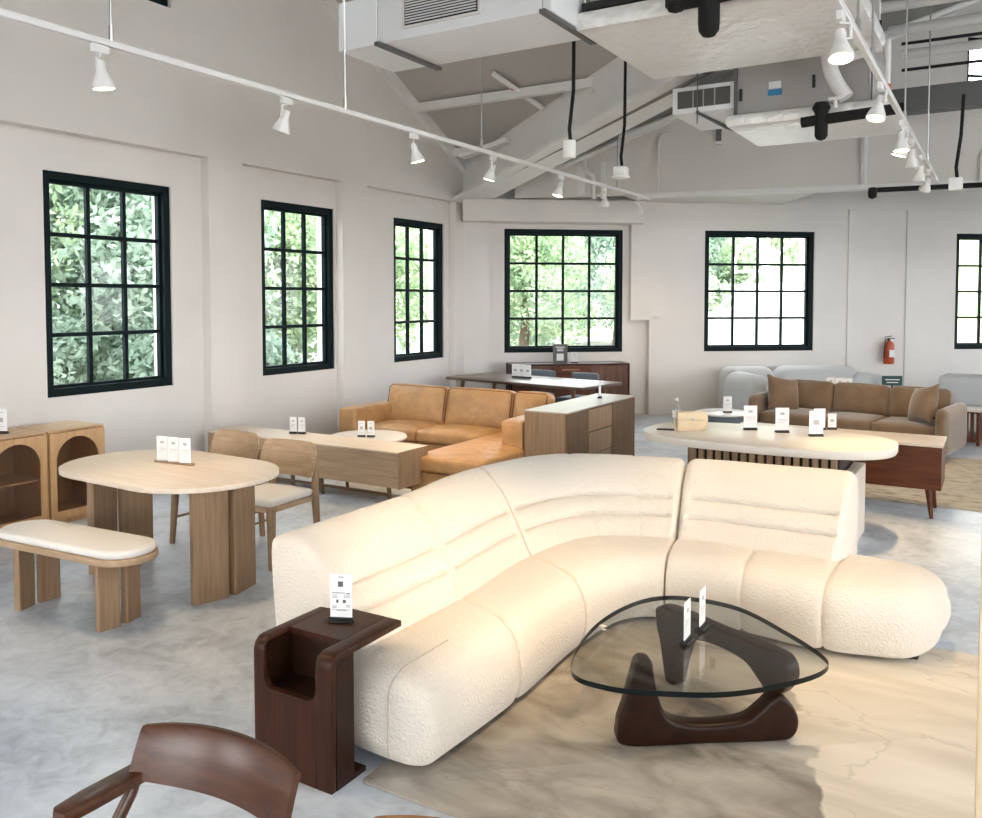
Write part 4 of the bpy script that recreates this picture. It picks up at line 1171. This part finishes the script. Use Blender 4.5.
M['seat_grey'] = plain('slate_blue_seat', (.12, .15, .18), .6)
def dark_chair(label, loc, rz):
    t = thing('dark_dining_chair', label, 'chair', loc, rz, 'dark chairs at the long table')
    q = MB(); q.cushion(-.23, .23, -.22, .22, .42, .49, .03, (0, 0, .01), 8); q.build('seat', M['seat_grey'], t)
    q = MB(); q.prism(rrect(-.235, .235, -.225, .23, .03), .38, .425); q.build('seat_frame', M['black'], t)
    for s in (-1, 1):
        q = MB(); q.tube([(s*.21, .22, .80), (s*.21, .20, .40), (s*.22, .22, 0)], [.013, .018, .014], 8); q.build('leg', M['black'], t)
        q = MB(); q.tube([(s*.21, -.2, .40), (s*.22, -.21, 0)], [.018, .014], 8); q.build('leg', M['black'], t)
    q = MB(); q.cushion(-.23, .23, .19, .24, .60, .82, .022, (0, .006, 0), 8); q.build('backrest', M['seat_grey'], t)
    return t
dc = dark_chair('dark chair with a slate seat tucked behind the left half of the long dark table', (-5.98, 11.22, 0), R(-8))
dup(dc, (-5.22, 11.10, 0), R(-8), 'dark chair with a slate seat tucked behind the right half of the long dark table', 'dark chairs at the long table')
px, py, _ = bwp(1.62, .20)
ws = thing('sideboard', 'reddish walnut sideboard with chevron doors below the corner window', 'sideboard', (px, py, 0), AZ)
M['chev'] = wood('chevron_walnut', (.055, .02, .01), (.16, .06, .026), 'Z', .3)
q = MB(); q.box(-.93, .93, -.22, .22, .12, .865); q.build('body', M['walnut_mid'], ws)
q = MB(); q.box(-.95, .95, -.24, .23, .865, .885, .003, 1); q.box(-.95, -.93, -.24, .23, .10, .865); q.box(.93, .95, -.24, .23, .10, .865); q.build('outer_frame', M['espresso'], ws)
for s in (-1, 1):
    for (a, b_) in (((.32, .92)),):
        x0, x1 = (s*a, s*b_) if s > 0 else (s*b_, s*a)
        q = MB(); q.box(x0, x1, -.236, -.22, .14, .85, .002, 1)
        for k in range(7):       # chevron ribs
            z = .14+.1*k
            for (xa, xb, za, zb_) in ((x0, (x0+x1)/2, z, z+.12), ((x0+x1)/2, x1, z+.12, z)):
                if max(za, zb_) < .85: q.tube([(xa, -.237, za), (xb, -.237, zb_)], .004, 4)
        q.build('door', M['chev'], ws)
for i in range(3):
    z = .14+i*.237; q = MB(); q.box(-.31, .31, -.236, -.22, z, z+.23, .002, 1); d = q.build('drawer', M['walnut_mid'], ws)
    q = MB(); q.box(-.14, .14, -.252, -.236, z+.17, z+.185); q.build('handle', M['chair_oak'], d)
for x in (-.85, .85):
    for y in (-.17, .17):
        q = MB(); q.tube([(x, y, .12), (x, y, 0)], [.022, .016], 8); q.build('leg', M['espresso'], ws)
fx, fy, _ = bwp(1.49, .26)
fsn = thing('framed_sign', 'grey framed notice standing on the walnut sideboard', 'sign', (fx, fy, .885), R(24))
q = MB(); q.box(-.115, .115, -.008, .008, 0, .30, .003, 1); q.build('frame', M['greyboard'], fsn)
q = MB(); q.box(-.055, .055, -.010, -.008, .04, .15); q.build('white_square', M['card'], fsn)
for za, wx in ((.245, .07), (.215, .05), (.19, .05)):
    q = MB(); q.box(-wx, wx, -.010, -.008, za, za+.014); q.build('printed_text', M['card'], fsn)
fx, fy, _ = bwp(1.72, .26)
sign('price_sign', 'small white card beside the grey framed notice', (fx, fy, .885), R(24), .10, .16, style=1)

# ------------------------------------------------------------------ long cream table with fluted base
ct = thing('oval_counter_table', 'long oval cream table on a fluted wooden base behind the sofa', 'table', (-1.68, 7.24, 0), R(0))
q = MB(); q.prism([(1.01*math.copysign(abs(math.cos(a))**.72, math.cos(a)), .57*math.copysign(abs(math.sin(a))**.72, math.sin(a))) for a in [2*PI*i/96 for i in range(96)]], .685, .75, .008); q.build('tabletop', M['white_top'], ct)
q = MB(); q.prism(rrect(-.49, .66, -.45, .40, .05), 0, .685); q.build('base_core', M['espresso'], ct)
q = MB()
for i in range(17):
    x = -.48+i*.0675; q.box(x, x+.044, -.478, -.448, .01, .684, .004, 1)
for i in range(12):
    y = -.43+i*.0675; q.box(-.520, -.488, y, y+.044, .01, .684, .004, 1)
q.build('fluted_slats', M['sb'], ct)
q = MB(); q.box(.67, .76, -.40, .20, 0, .56, .004, 1); q.box(.67, .76, -.56, -.402, 0, .44, .004, 1); q.build('stepped_end_block', M['white_top'], ct)['label'] = 'cream stepped end block'
for (p, lb_, st_) in (((-1.855, 7.47), 'leftmost white price card on the cream oval table', 1), ((-1.585, 7.46), 'middle white price card on the cream oval table', 1), ((-1.30, 7.40), 'rightmost white price card on the cream oval table, with a grey square', 2)):
    sign('price_sign', lb_, (*p, .75), R(31), .115, .20, 'cards on the cream oval table', style=st_, bw=.12)
hb = thing('handbag', 'small cream leather handbag with a strap on the oval table', 'handbag', (-2.30, 7.22, .75), R(27))
q = MB(); q.cushion(-.125, .125, -.045, .045, 0, .145, .014, (0, .006, 0), 10); q.build('bag_body', M['bag'], hb)
q = MB(); q.cushion(-.128, .128, -.056, .05, .085, .158, .012, (0, .004, .002), 10); q.build('flap', M['bag'], hb)
q = MB(); q.box(-.006, .014, -.066, -.058, .085, .11, .002, 1); q.build('clasp', M['chrome'], hb)
q = MB(); q.tube(catmull([(-.125, 0, .12), (-.15, -.02, .07), (-.13, -.07, .01), (.0, -.085, .008), (.11, -.06, .03), (.135, -.01, .09), (.128, 0, .13)], 6), .006, 8); q.build('strap', M['bag'], hb)
ph = thing('smartphone', 'dark smartphone lying beside the cream handbag', 'phone', (-2.49, 7.10, .75), R(12))
q = MB(); q.prism(rrect(-.075, .075, -.036, .036, .008), 0, .009, .002); q.build('phone_body', M['espresso'], ph)
bo = thing('water_bottle', 'clear plastic water bottle standing on the left end of the oval table', 'bottle', (-2.50, 7.42, .75)); bo.scale = (1.15, 1.15, 1.25)
q = MB(); q.lathe([(.001, 0), (.028, .0), (.031, .01), (.029, .04), (.032, .06), (.029, .08), (.032, .10), (.03, .125), (.018, .16), (.013, .168), (.013, .18), (.001, .181)], 24); q.build('bottle_body', M['bottle'], bo)
q = MB(); q.lathe([(.001, .178), (.015, .178), (.015, .196), (.001, .197)], 16); q.build('cap', M['white_lac'], bo)
q = MB(); q.lathe([(.0325, .055), (.0335, .06), (.0335, .10), (.0325, .105)], 24); q.build('bottle_label', M['card'], bo)

# ------------------------------------------------------------------ walnut console, brown sofa
wc = thing('media_console', 'low reddish walnut console with a pale top in front of the brown sofa', 'console', (-1.31, 8.38, 0))
q = MB(); q.box(-.90, .90, -.27, .27, .255, .625, .003, 1); q.build('body', M['walnut_mid'], wc)
q = MB(); q.box(-.91, .91, -.28, .28, .625, .65, .003, 1); q.build('top_board', M['oak_top'], wc)
for x in (-.78, .80):
    for y in (-.2, .2):
        q = MB(); q.tube([(x, y, .256), (x+.03*(1 if x > 0 else -1), y*1.15, 0)], [.03, .015], 12); q.build('leg', M['walnut_mid'], wc)
sign('price_sign', 'left of the white cards on the low walnut console', (-1.46, 8.48, .65), R(31), .11, .19, 'cards on the walnut console', style=2)
sign('price_sign', 'right, smaller white card on the low walnut console', (-1.36, 8.56, .65), R(31), .08, .14, 'cards on the walnut console', style=2)
bs = thing('brown_sofa', 'brown velvet three-seat sofa with rounded arms and loose cushions', 'sofa', (-1.58, 11.50, 0), R(-11))
def bc(name, x0, x1, y0, y1, z0, z1, r=.05, puff=(0, 0, .02), m2=None, n=12):
    q = MB(); q.cushion(x0, x1, y0, y1, z0, z1, r, puff, n, m2); return q.build(name, M['velvet'], bs)
bc('base', -1.05, 1.05, -.42, .42, .14, .28, .03, (0, 0, 0))
for i in range(3): bc('seat_cushion', -1.05+.70*i, -.35+.70*i-.006, -.45, .30, .27, .43, .05, (0, .012, .02))
for i in range(3):
    mt = Matrix.Translation((-.70+.70*i, .26, .42)) @ Matrix.Rotation(R(-14), 4, 'X')
    bc('back_cushion', -.345, .345, -.09, .10, -.02, .385, .06, (0, .05, .012), mt)
bc('back_frame', -1.12, 1.12, .34, .50, .14, .64, .05, (0, 0, 0))
for s in (-1, 1): bc('armrest', min(s*1.06, s*1.19), max(s*1.06, s*1.19), -.50, .50, .10, .64, .06, (.006, .01, .01))
for x in (-1.0, 1.0):
    for y in (-.38, .38):
        q = MB(); q.tube([(x, y, .15), (x, y, 0)], [.022, .015], 8); q.build('leg', M['espresso'], bs)
def throw(label, loc, rot):
    t = thing('throw_pillow', label, 'pillow', loc, 0, 'pillows on the brown sofa'); t.rotation_euler = rot
    q = MB(); bm = bmesh.new(); bmesh.ops.create_cube(bm, size=2); bmesh.ops.subdivide_edges(bm, edges=bm.edges[:], cuts=14, use_grid_fill=True)
    for v in bm.verts:
        x, y, z = v.co
        f = (1-x*x)*(1-z*z); e = 1-.10*((1-abs(x))*(0) + (x*x)*(1-z*z)*0)
        pin = 1-.10*(1-z*z)*abs(x)**6; pin2 = 1-.10*(1-x*x)*abs(z)**6
        v.co = (x*.23*pin, y*(.012+.10*max(0, f)**.55), z*.23*pin2)
    q._take(bm); q.build('pillow_case', M['velvet'], t); return t
ca, sa = math.cos(R(-11)), math.sin(R(-11))
def bl(x, y): return (-1.58+x*ca-y*sa, 11.50+x*sa+y*ca)
throw('brown throw pillow leaning on the left arm of the brown sofa', (*bl(-.86, -.12), .645), (R(-18), R(10), R(46)))
throw('brown throw pillow leaning on the right arm of the brown sofa', (*bl(.86, -.18), .645), (R(-18), R(-12), R(-55)))

# ------------------------------------------------------------------ far corner: grey sofa, small tables, extinguisher
gs = thing('grey_sofa', 'pale grey rounded corner sofa below the second back window', 'sofa', bwp(5.40, .60), AZ)
def gc(name, x0, x1, y0, y1, z0, z1, r, mt=None, puff=(0, 0, 0)):
    q = MB(); q.cushion(x0, x1, y0, y1, z0, z1, r, puff, 14, mt); return q.build(name, M['grey_fab'], gs)
gc('armrest', -1.32, -.86, -.85, .20, .03, .75, .21)
gc('backrest', -1.30, -.40, .02, .48, .03, .81, .20)
gc('backrest', -.38, 1.05, .02, .48, .03, .81, .20)
gc('armrest', .82, 1.30, -.55, .40, .03, .70, .21)
gc('seat', -.88, .85, -.60, .10, .03, .42, .10)
pf = thing('pouf', 'white round pouf chair in front of the grey sofa', 'pouf', (-2.66, 12.9, 0))
q = MB(); q.lathe([(.001, .0), (.26, .0), (.30, .04), (.31, .3), (.31, .60), (.28, .68), (.22, .70), (.001, .69)], 36); q.build('pouf_body', M['white_fab'], pf)
q = MB(); q.lathe([(.312, .34), (.316, .345), (.312, .35)], 36); q.build('seam', M['grey_fab'], pf)
s2 = thing('round_side_table', 'low round dark table with a white top left of the brown sofa', 'side table', (-3.10, 11.05, 0))
q = MB(); q.lathe([(.001, .395), (.35, .395), (.36, .405), (.36, .415), (.35, .42), (.001, .42)], 44); q.build('tabletop', M['white_lac'], s2)
q = MB(); q.lathe([(.001, 0), (.30, 0), (.31, .02), (.33, .395), (.001, .395)], 40); q.build('drum_base', M['seat_grey'], s2)
sign('price_sign', 'white price card on the low round dark table', (-3.02, 10.98, .42), R(28), .11, .20, style=1)
so = thing('wooden_stool', 'small round wooden stool below the fire extinguisher', 'stool', (-1.88, 15.05, 0))
q = MB(); q.lathe([(.001, .51), (.19, .51), (.20, .52), (.20, .54), (.19, .55), (.001, .55)], 32); q.build('seat', M['oak'], so)
for i in range(3):
    a = 2*PI*i/3+.5; q = MB(); q.tube([(.11*math.cos(a), .11*math.sin(a), .51), (.17*math.cos(a), .17*math.sin(a), 0)], [.024, .016], 10); q.build('leg', M['oak'], so)
sign('price_sign', 'white card on the small round wooden stool', (-1.92, 15.0, .55), R(28), .09, .15, style=1)
for x, lb_ in ((-1.98, 'left white card above the back of the brown sofa'), (-1.86, 'middle white card above the back of the brown sofa'), (-1.74, 'right white card above the back of the brown sofa')):
    pass
ft = thing('display_stand', 'white display plinth with cards behind the brown sofa', 'plinth', (-1.92, 12.55, 0), R(-11))
q = MB(); q.box(-.22, .22, -.18, .18, 0, .58, .006, 1); q.build('plinth_body', M['white_lac'], ft)
q = MB(); q.box(-.20, .20, -.16, .16, .58, .60); q.build('top_plate', M['card'], ft)
for x, lb_ in ((-.10, 'left white card on the plinth behind the brown sofa'), (.02, 'middle white card on the plinth behind the brown sofa'), (.13, 'right white card on the plinth behind the brown sofa')):
    sign('price_sign', lb_, (-1.92+x, 12.53-x*.19, .60), R(25), .11, .19, 'cards behind the brown sofa', style=1)
gb = thing('notice_board', 'dark green notice board standing behind the right of the brown sofa', 'sign', (-1.32, 13.3, 0), R(28))
q = MB(); q.box(-.14, .14, -.012, .012, .66, .80, .003, 1); q.build('board', M['green'], gb)
for za, wx in ((.74, .10), (.70, .08)):
    q = MB(); q.box(-wx, wx, -.014, -.012, za, za+.012); q.build('printed_text', M['card'], gb)
q = MB(); q.tube([(0, 0, .66), (0, 0, .02)], .012, 8); q.lathe([(.001, 0), (.11, 0), (.11, .015), (.001, .02)], 20); q.build('stand', M['black'], gb)
fx, fy, _ = bwp(7.20, .10)
fe = thing('fire_extinguisher', 'red fire extinguisher hanging on the back wall', 'fire extinguisher', (fx, fy, .80), AZ)
q = MB(); q.lathe([(.001, .0), (.075, .0), (.085, .015), (.085, .31), (.07, .36), (.03, .385), (.022, .40), (.001, .40)], 24); q.build('cylinder', M['red'], fe)
q = MB(); q.lathe([(.001, .39), (.02, .39), (.02, .43), (.001, .43)], 12); q.box(-.02, .10, -.012, .012, .425, .44); q.box(-.02, .11, -.010, .010, .455, .468, mat=Matrix.Rotation(R(-8), 4, 'Y')); q.build('valve_handle', M['black'], fe)
q = MB(); q.tube(catmull([(-.02, 0, .42), (-.08, -.02, .40), (-.10, -.03, .30), (-.095, -.03, .10)], 6), .010, 8); q.build('hose', M['black'], fe)
q = MB(); q.box(-.03, .03, .02, .128, .28, .34); q.build('wall_bracket', M['steel_white'], fe)
q = MB(); q.box(-.045, .045, -.088, -.083, .12, .24); q.build('instruction_label', M['card'], fe)
go = thing('grey_armchair', 'pale grey upholstered armchair cut by the right edge', 'armchair', (-.35, 13.95, 0), R(-5))
def ga(name, *a, **k):
    q = MB(); q.cushion(*a, **k); return q.build(name, M['grey_fab'], go)
ga('backrest', -.38, .9, -.45, -.10, .04, .83, r=.10, puff=(0, 0, .01))
ga('seat', -.34, .9, -.15, .55, .04, .40, r=.08)
ga('armrest', -.37, -.12, -.40, .6, .04, .66, r=.10)
wt = thing('slatted_side_table', 'wooden slatted side table beside the right arm of the brown sofa', 'side table', (-.30, 12.75, 0), R(-8))
q = MB(); q.box(-.13, .13, -.24, .24, .44, .47, .004, 1); q.build('tabletop', M['white_top'], wt)
q = MB()
for x in (-.10, -.033, .033, .10): q.box(x-.018, x+.018, -.23, -.20, .08, .44); q.box(x-.018, x+.018, .20, .23, .08, .44)
for y in (-.12, 0, .12): q.box(-.12, -.09, y-.025, y+.025, .08, .44); q.box(.09, .12, y-.025, y+.025, .08, .44)
q.box(-.12, .12, -.23, .23, .05, .08); q.box(-.12, .12, -.23, .23, .42, .44); q.build('slats', M['walnut_mid'], wt)
for x in (-.1, .1):
    for y in (-.2, .2):
        q = MB(); q.box(x-.02, x+.02, y-.02, y+.02, 0, .05); q.build('foot', M['walnut_mid'], wt)
pp = thing('timber_post', 'pale timber display post at the right edge of the photo', 'post', (.030, 2.38, 0), R(-2))
q = MB(); q.box(-.06, .06, -.02, .02, .02, 1.50, .004, 1); q.build('upright', M['board'], pp)
q = MB(); q.box(-.055, .16, -.10, .10, 0, .02, .003, 1); q.build('base_plate', M['board'], pp)

# ------------------------------------------------------------------ outside
g = MB(); g.prism([(-70, -30), (60, -30), (60, 90), (-70, 90)], -.9, -.4)
struct(g.build('ground', M['dull_ground']), 'grass outside the windows', 'ground')
g = MB(); poly = [(-19.5, 31.5), (-19.2, 38.7), (-19.0, 49.3), (-17.6, 61.7), (-24.1, 84.7), (-25.5, 66.3), (-24.9, 50.3), (-24.2, 39.1)]
g.prism(poly, -.395, -.36)
struct(g.build('road', M['paving']), 'pale road outside the corner window', 'road')
h = MB(); t = bmesh.new()
gx, gy = 26, 10; grid = []
for i in range(gx+1):
    row = []
    for j in range(gy+1):
        x = -62+i*3.6; d_ = j*2.6; y = 44+.55*(x+30)*.6+d_
        z = -.42+.30*d_ + .5*math.sin(x*.35+j)*(j/gy)
        row.append(t.verts.new((x, y, z)))
    grid.append(row)
for i in range(gx):
    for j in range(gy): t.faces.new((grid[i][j], grid[i+1][j], grid[i+1][j+1], grid[i][j+1]))
h._take(t)
struct(h.build('hillside', M['grass']), 'grassy slope rising behind the road', 'hill')

def crown_mesh(name, mat, seed, rx, rz, n, leaf, blobs):
    rnd = random.Random(seed); t = bmesh.new()
    cs = []
    for _ in range(blobs):
        a = rnd.uniform(0, 2*PI); r = rnd.uniform(.1, .72)*rx; z = rnd.uniform(-.62, .75)*rz
        cs.append((Vector((r*math.cos(a), r*math.sin(a), z)), rnd.uniform(.30, .46)*rx))
    for _ in range(n):
        c, r = rnd.choice(cs)
        d = Vector((rnd.gauss(0, 1), rnd.gauss(0, 1), rnd.gauss(0, 1))).normalized()
        p = c+d*r*rnd.uniform(.72, 1.05)
        u = (d+Vector((rnd.gauss(0, .7), rnd.gauss(0, .7), rnd.gauss(0, .7)))).normalized()
        x = u.orthogonal().normalized(); y = u.cross(x); ang = rnd.uniform(0, 2*PI)
        x, y = x*math.cos(ang)+y*math.sin(ang), y*math.cos(ang)-x*math.sin(ang)
        l = leaf*rnd.uniform(.7, 1.3)
        t.faces.new([t.verts.new(q) for q in (p-x*l, p+y*l*.45, p+x*l, p-y*l*.45)])
    me = bpy.data.meshes.new(name); t.to_mesh(me); t.free(); me.materials.append(mat); return me
CR = [crown_mesh('foliage', M['leaf_a'], 1, 2.7, 3.3, 17000, .095, 30), crown_mesh('foliage', M['leaf_b'], 2, 2.9, 3.5, 18000, .095, 32), crown_mesh('foliage', M['leaf_a'], 3, 2.4, 2.6, 12000, .095, 22)]
tq = MB(); tq.tube([(0, 0, 0), (.1, 0, 1.6), (-.1, .1, 3.2), (.1, .2, 5)], [.2, .16, .12, .05], 10)
TR0 = tq.build('trunk', M['bark']); TR = TR0.data; bpy.data.objects.remove(TR0)
TREES = [
 (-12.6, 3.6, 1, .92, 'bushy tree filling the left panes of the window nearest the camera'),
 (-14.0, 6.6, 0, 1.0, 'bushy tree behind the middle panes of the window nearest the camera'),
 (-13.0, 9.3, 1, .9, 'bluish-green tree behind the right panes of the window nearest the camera'),
 (-15.5, 12.6, 0, 1.05, 'bright tree seen through the left panes of the middle window on the left wall'),
 (-13.6, 13.8, 0, .85, 'bright tree seen through the right panes of the middle window on the left wall'),
 (-17.0, 17.5, 0, 1.1, 'bright tree seen through the left panes of the window beside the corner'),
 (-14.2, 17.8, 2, 1.0, 'bushy tree seen through the right panes of the window beside the corner'),
 (-18.5, 3.0, 0, 1.2, 'taller tree standing behind the bushy trees by the nearest window'),
 (-19.5, 9.8, 1, 1.25, 'taller bluish tree behind the trees of the left wall'),
 (-21.5, 18.5, 1, 1.3, 'taller tree far behind the window beside the corner'),
 (-14.5, 26.3, 0, 1.0, 'bright tree at the left of the corner window view'),
 (-16.6, 40.0, 1, 1.45, 'bluish tree at the right of the corner window view'),
 (-24.2, 58.0, 1, 1.9, 'large tree on the slope at the far right of the corner window view'),
 (-22.1, 42.7, 0, 1.5, 'tall bright tree in the middle of the corner window view'),
 (-18.6, 30.8, 1, 1.1, 'tree outside beyond the room corner'),
 (*bwp(10.2, -17)[:2], 1, 1.0, 'tree at the left of the second back window view'),
 (*bwp(14.6, -22)[:2], 0, 1.3, 'tree behind the white rail at the top of the second back window view'),
 (*bwp(8.7, -14.5)[:2], 2, .95, 'low tree behind the sloping wall in the second back window view'),
 (*bwp(11.6, -15.5)[:2], 2, .9, 'low tree behind the right of the sloping wall in the second back window view'),
 (-7.0, 58.0, 0, 1.8, 'large distant tree between the back windows'),
]
for x, y, k_, sc, lb_ in TREES:
    t = thing('leafy_tree', lb_, 'tree', (x, y, -.42), random.uniform(0, 6.28), 'trees outside the windows')
    t.scale = (sc, sc, sc)
    o = bpy.data.objects.new('trunk', TR); COL.objects.link(o); o.parent = t
    o = bpy.data.objects.new('foliage', CR[k_]); COL.objects.link(o); o.parent = t; o.location = (0, 0, 3.1 if k_ != 2 else 2.6)
hd = crown_mesh('hedge', M['leaf_b'], 9, 1.3, 1.1, 6000, .07, 16)
for i, (x, y, lb_) in enumerate(((-11.6, 4.9, 'low shrub below the left of the nearest window'), (-11.8, 6.9, 'low shrub below the middle of the nearest window'), (-11.4, 8.6, 'low shrub outside between the nearest and the middle window'), (-12.0, 11.2, 'low shrub below the middle window of the left wall'), (-12.2, 14.9, 'low shrub below the window beside the corner'))):
    o = bpy.data.objects.new('leafy_shrub', hd); COL.objects.link(o); o.location = (x, y, .55); o.rotation_euler.z = i*1.3
    tag(o, lb_, 'shrub', 'shrubs outside the windows')
# white neighbouring building with a stair rail behind the second back window
hb_ = thing('white_building', 'white building with a sloping wall outside the second back window', 'building', bwp(9.5, -9.5, -.4), AZ)
q = MB(); q.box(-2.8, 5, 0, 5, 0, 1.66); q.box(.9, 5, .3, 5, 1.66, 2.80)
q.prism([(-2.8, 1.65), (1.9, 1.65), (1.9, 2.62)], -.3, 0, 0, Matrix(((1, 0, 0, 0), (0, 0, -1, 0), (0, 1, 0, 0), (0, 0, 0, 1)))); q.build('wall', M['house'], hb_)
q = MB(); q.tube([(-1.7, -.12, 1.70), (1.35, -.12, 4.35)], .05, 8); q.build('rail', M['house'], hb_)
lp = thing('lamp_post', 'white lamp post with an arched arm outside the second back window', 'lamp post', bwp(9.35, -8.8, -.4), AZ)
q = MB(); q.tube([(0, 0, 0), (0, 0, 4.0)], .045, 10); q.build('post', M['house'], lp)
q = MB(); q.tube(catmull([(-.95, 0, 3.0), (-.9, 0, 3.5), (-.6, 0, 3.95), (-.25, 0, 3.8), (-.15, 0, 3.4), (-.15, 0, 3.0)], 6), .035, 8); q.tube([(-.95, 0, 3.05), (0, 0, 3.05)], .03, 8); q.build('arched_arm', M['house'], lp)
cr = thing('parked_car', 'grey car on the road seen through the corner window', 'car', (-24.3, 59.8, -.36), R(25))
q = MB(); q.cushion(-2.1, 2.1, -.85, .85, .25, .85, .2, (0, 0, 0), 10); q.build('body', M['car'], cr)
q = MB(); q.cushion(-1.2, 1.0, -.72, .72, .8, 1.42, .25, (0, 0, 0), 10); q.build('cabin', M['frame'], cr)
for x in (-1.3, 1.3):
    for y in (-.78, .78):
        q = MB(); q.cone((x, y-.1, .32), (x, y+.1, .32), .32, .32, 20); q.build('wheel', M['black'], cr)

# ------------------------------------------------------------------ light and camera
w = bpy.data.worlds.new('daylight'); S.world = w; w.use_nodes = True
bg = w.node_tree.nodes['Background']; bg.inputs['Color'].default_value = (.97, .98, 1.0, 1); bg.inputs['Strength'].default_value = 5.6
cam = bpy.data.cameras.new('camera'); co = bpy.data.objects.new('camera', cam); COL.objects.link(co)
co.location = (0, 0, 1.88); co.rotation_euler = (R(90-2.5), 0, R(31))
cam.sensor_width = 36; cam.lens = 850/982*36; cam.shift_y = -(409-337.1)/982; cam.clip_end = 300
S.camera = co
S.view_settings.view_transform = 'Standard'; S.view_settings.look = 'None'
S.view_settings.exposure = .93; S.view_settings.gamma = 1
S.view_settings.use_curve_mapping = False
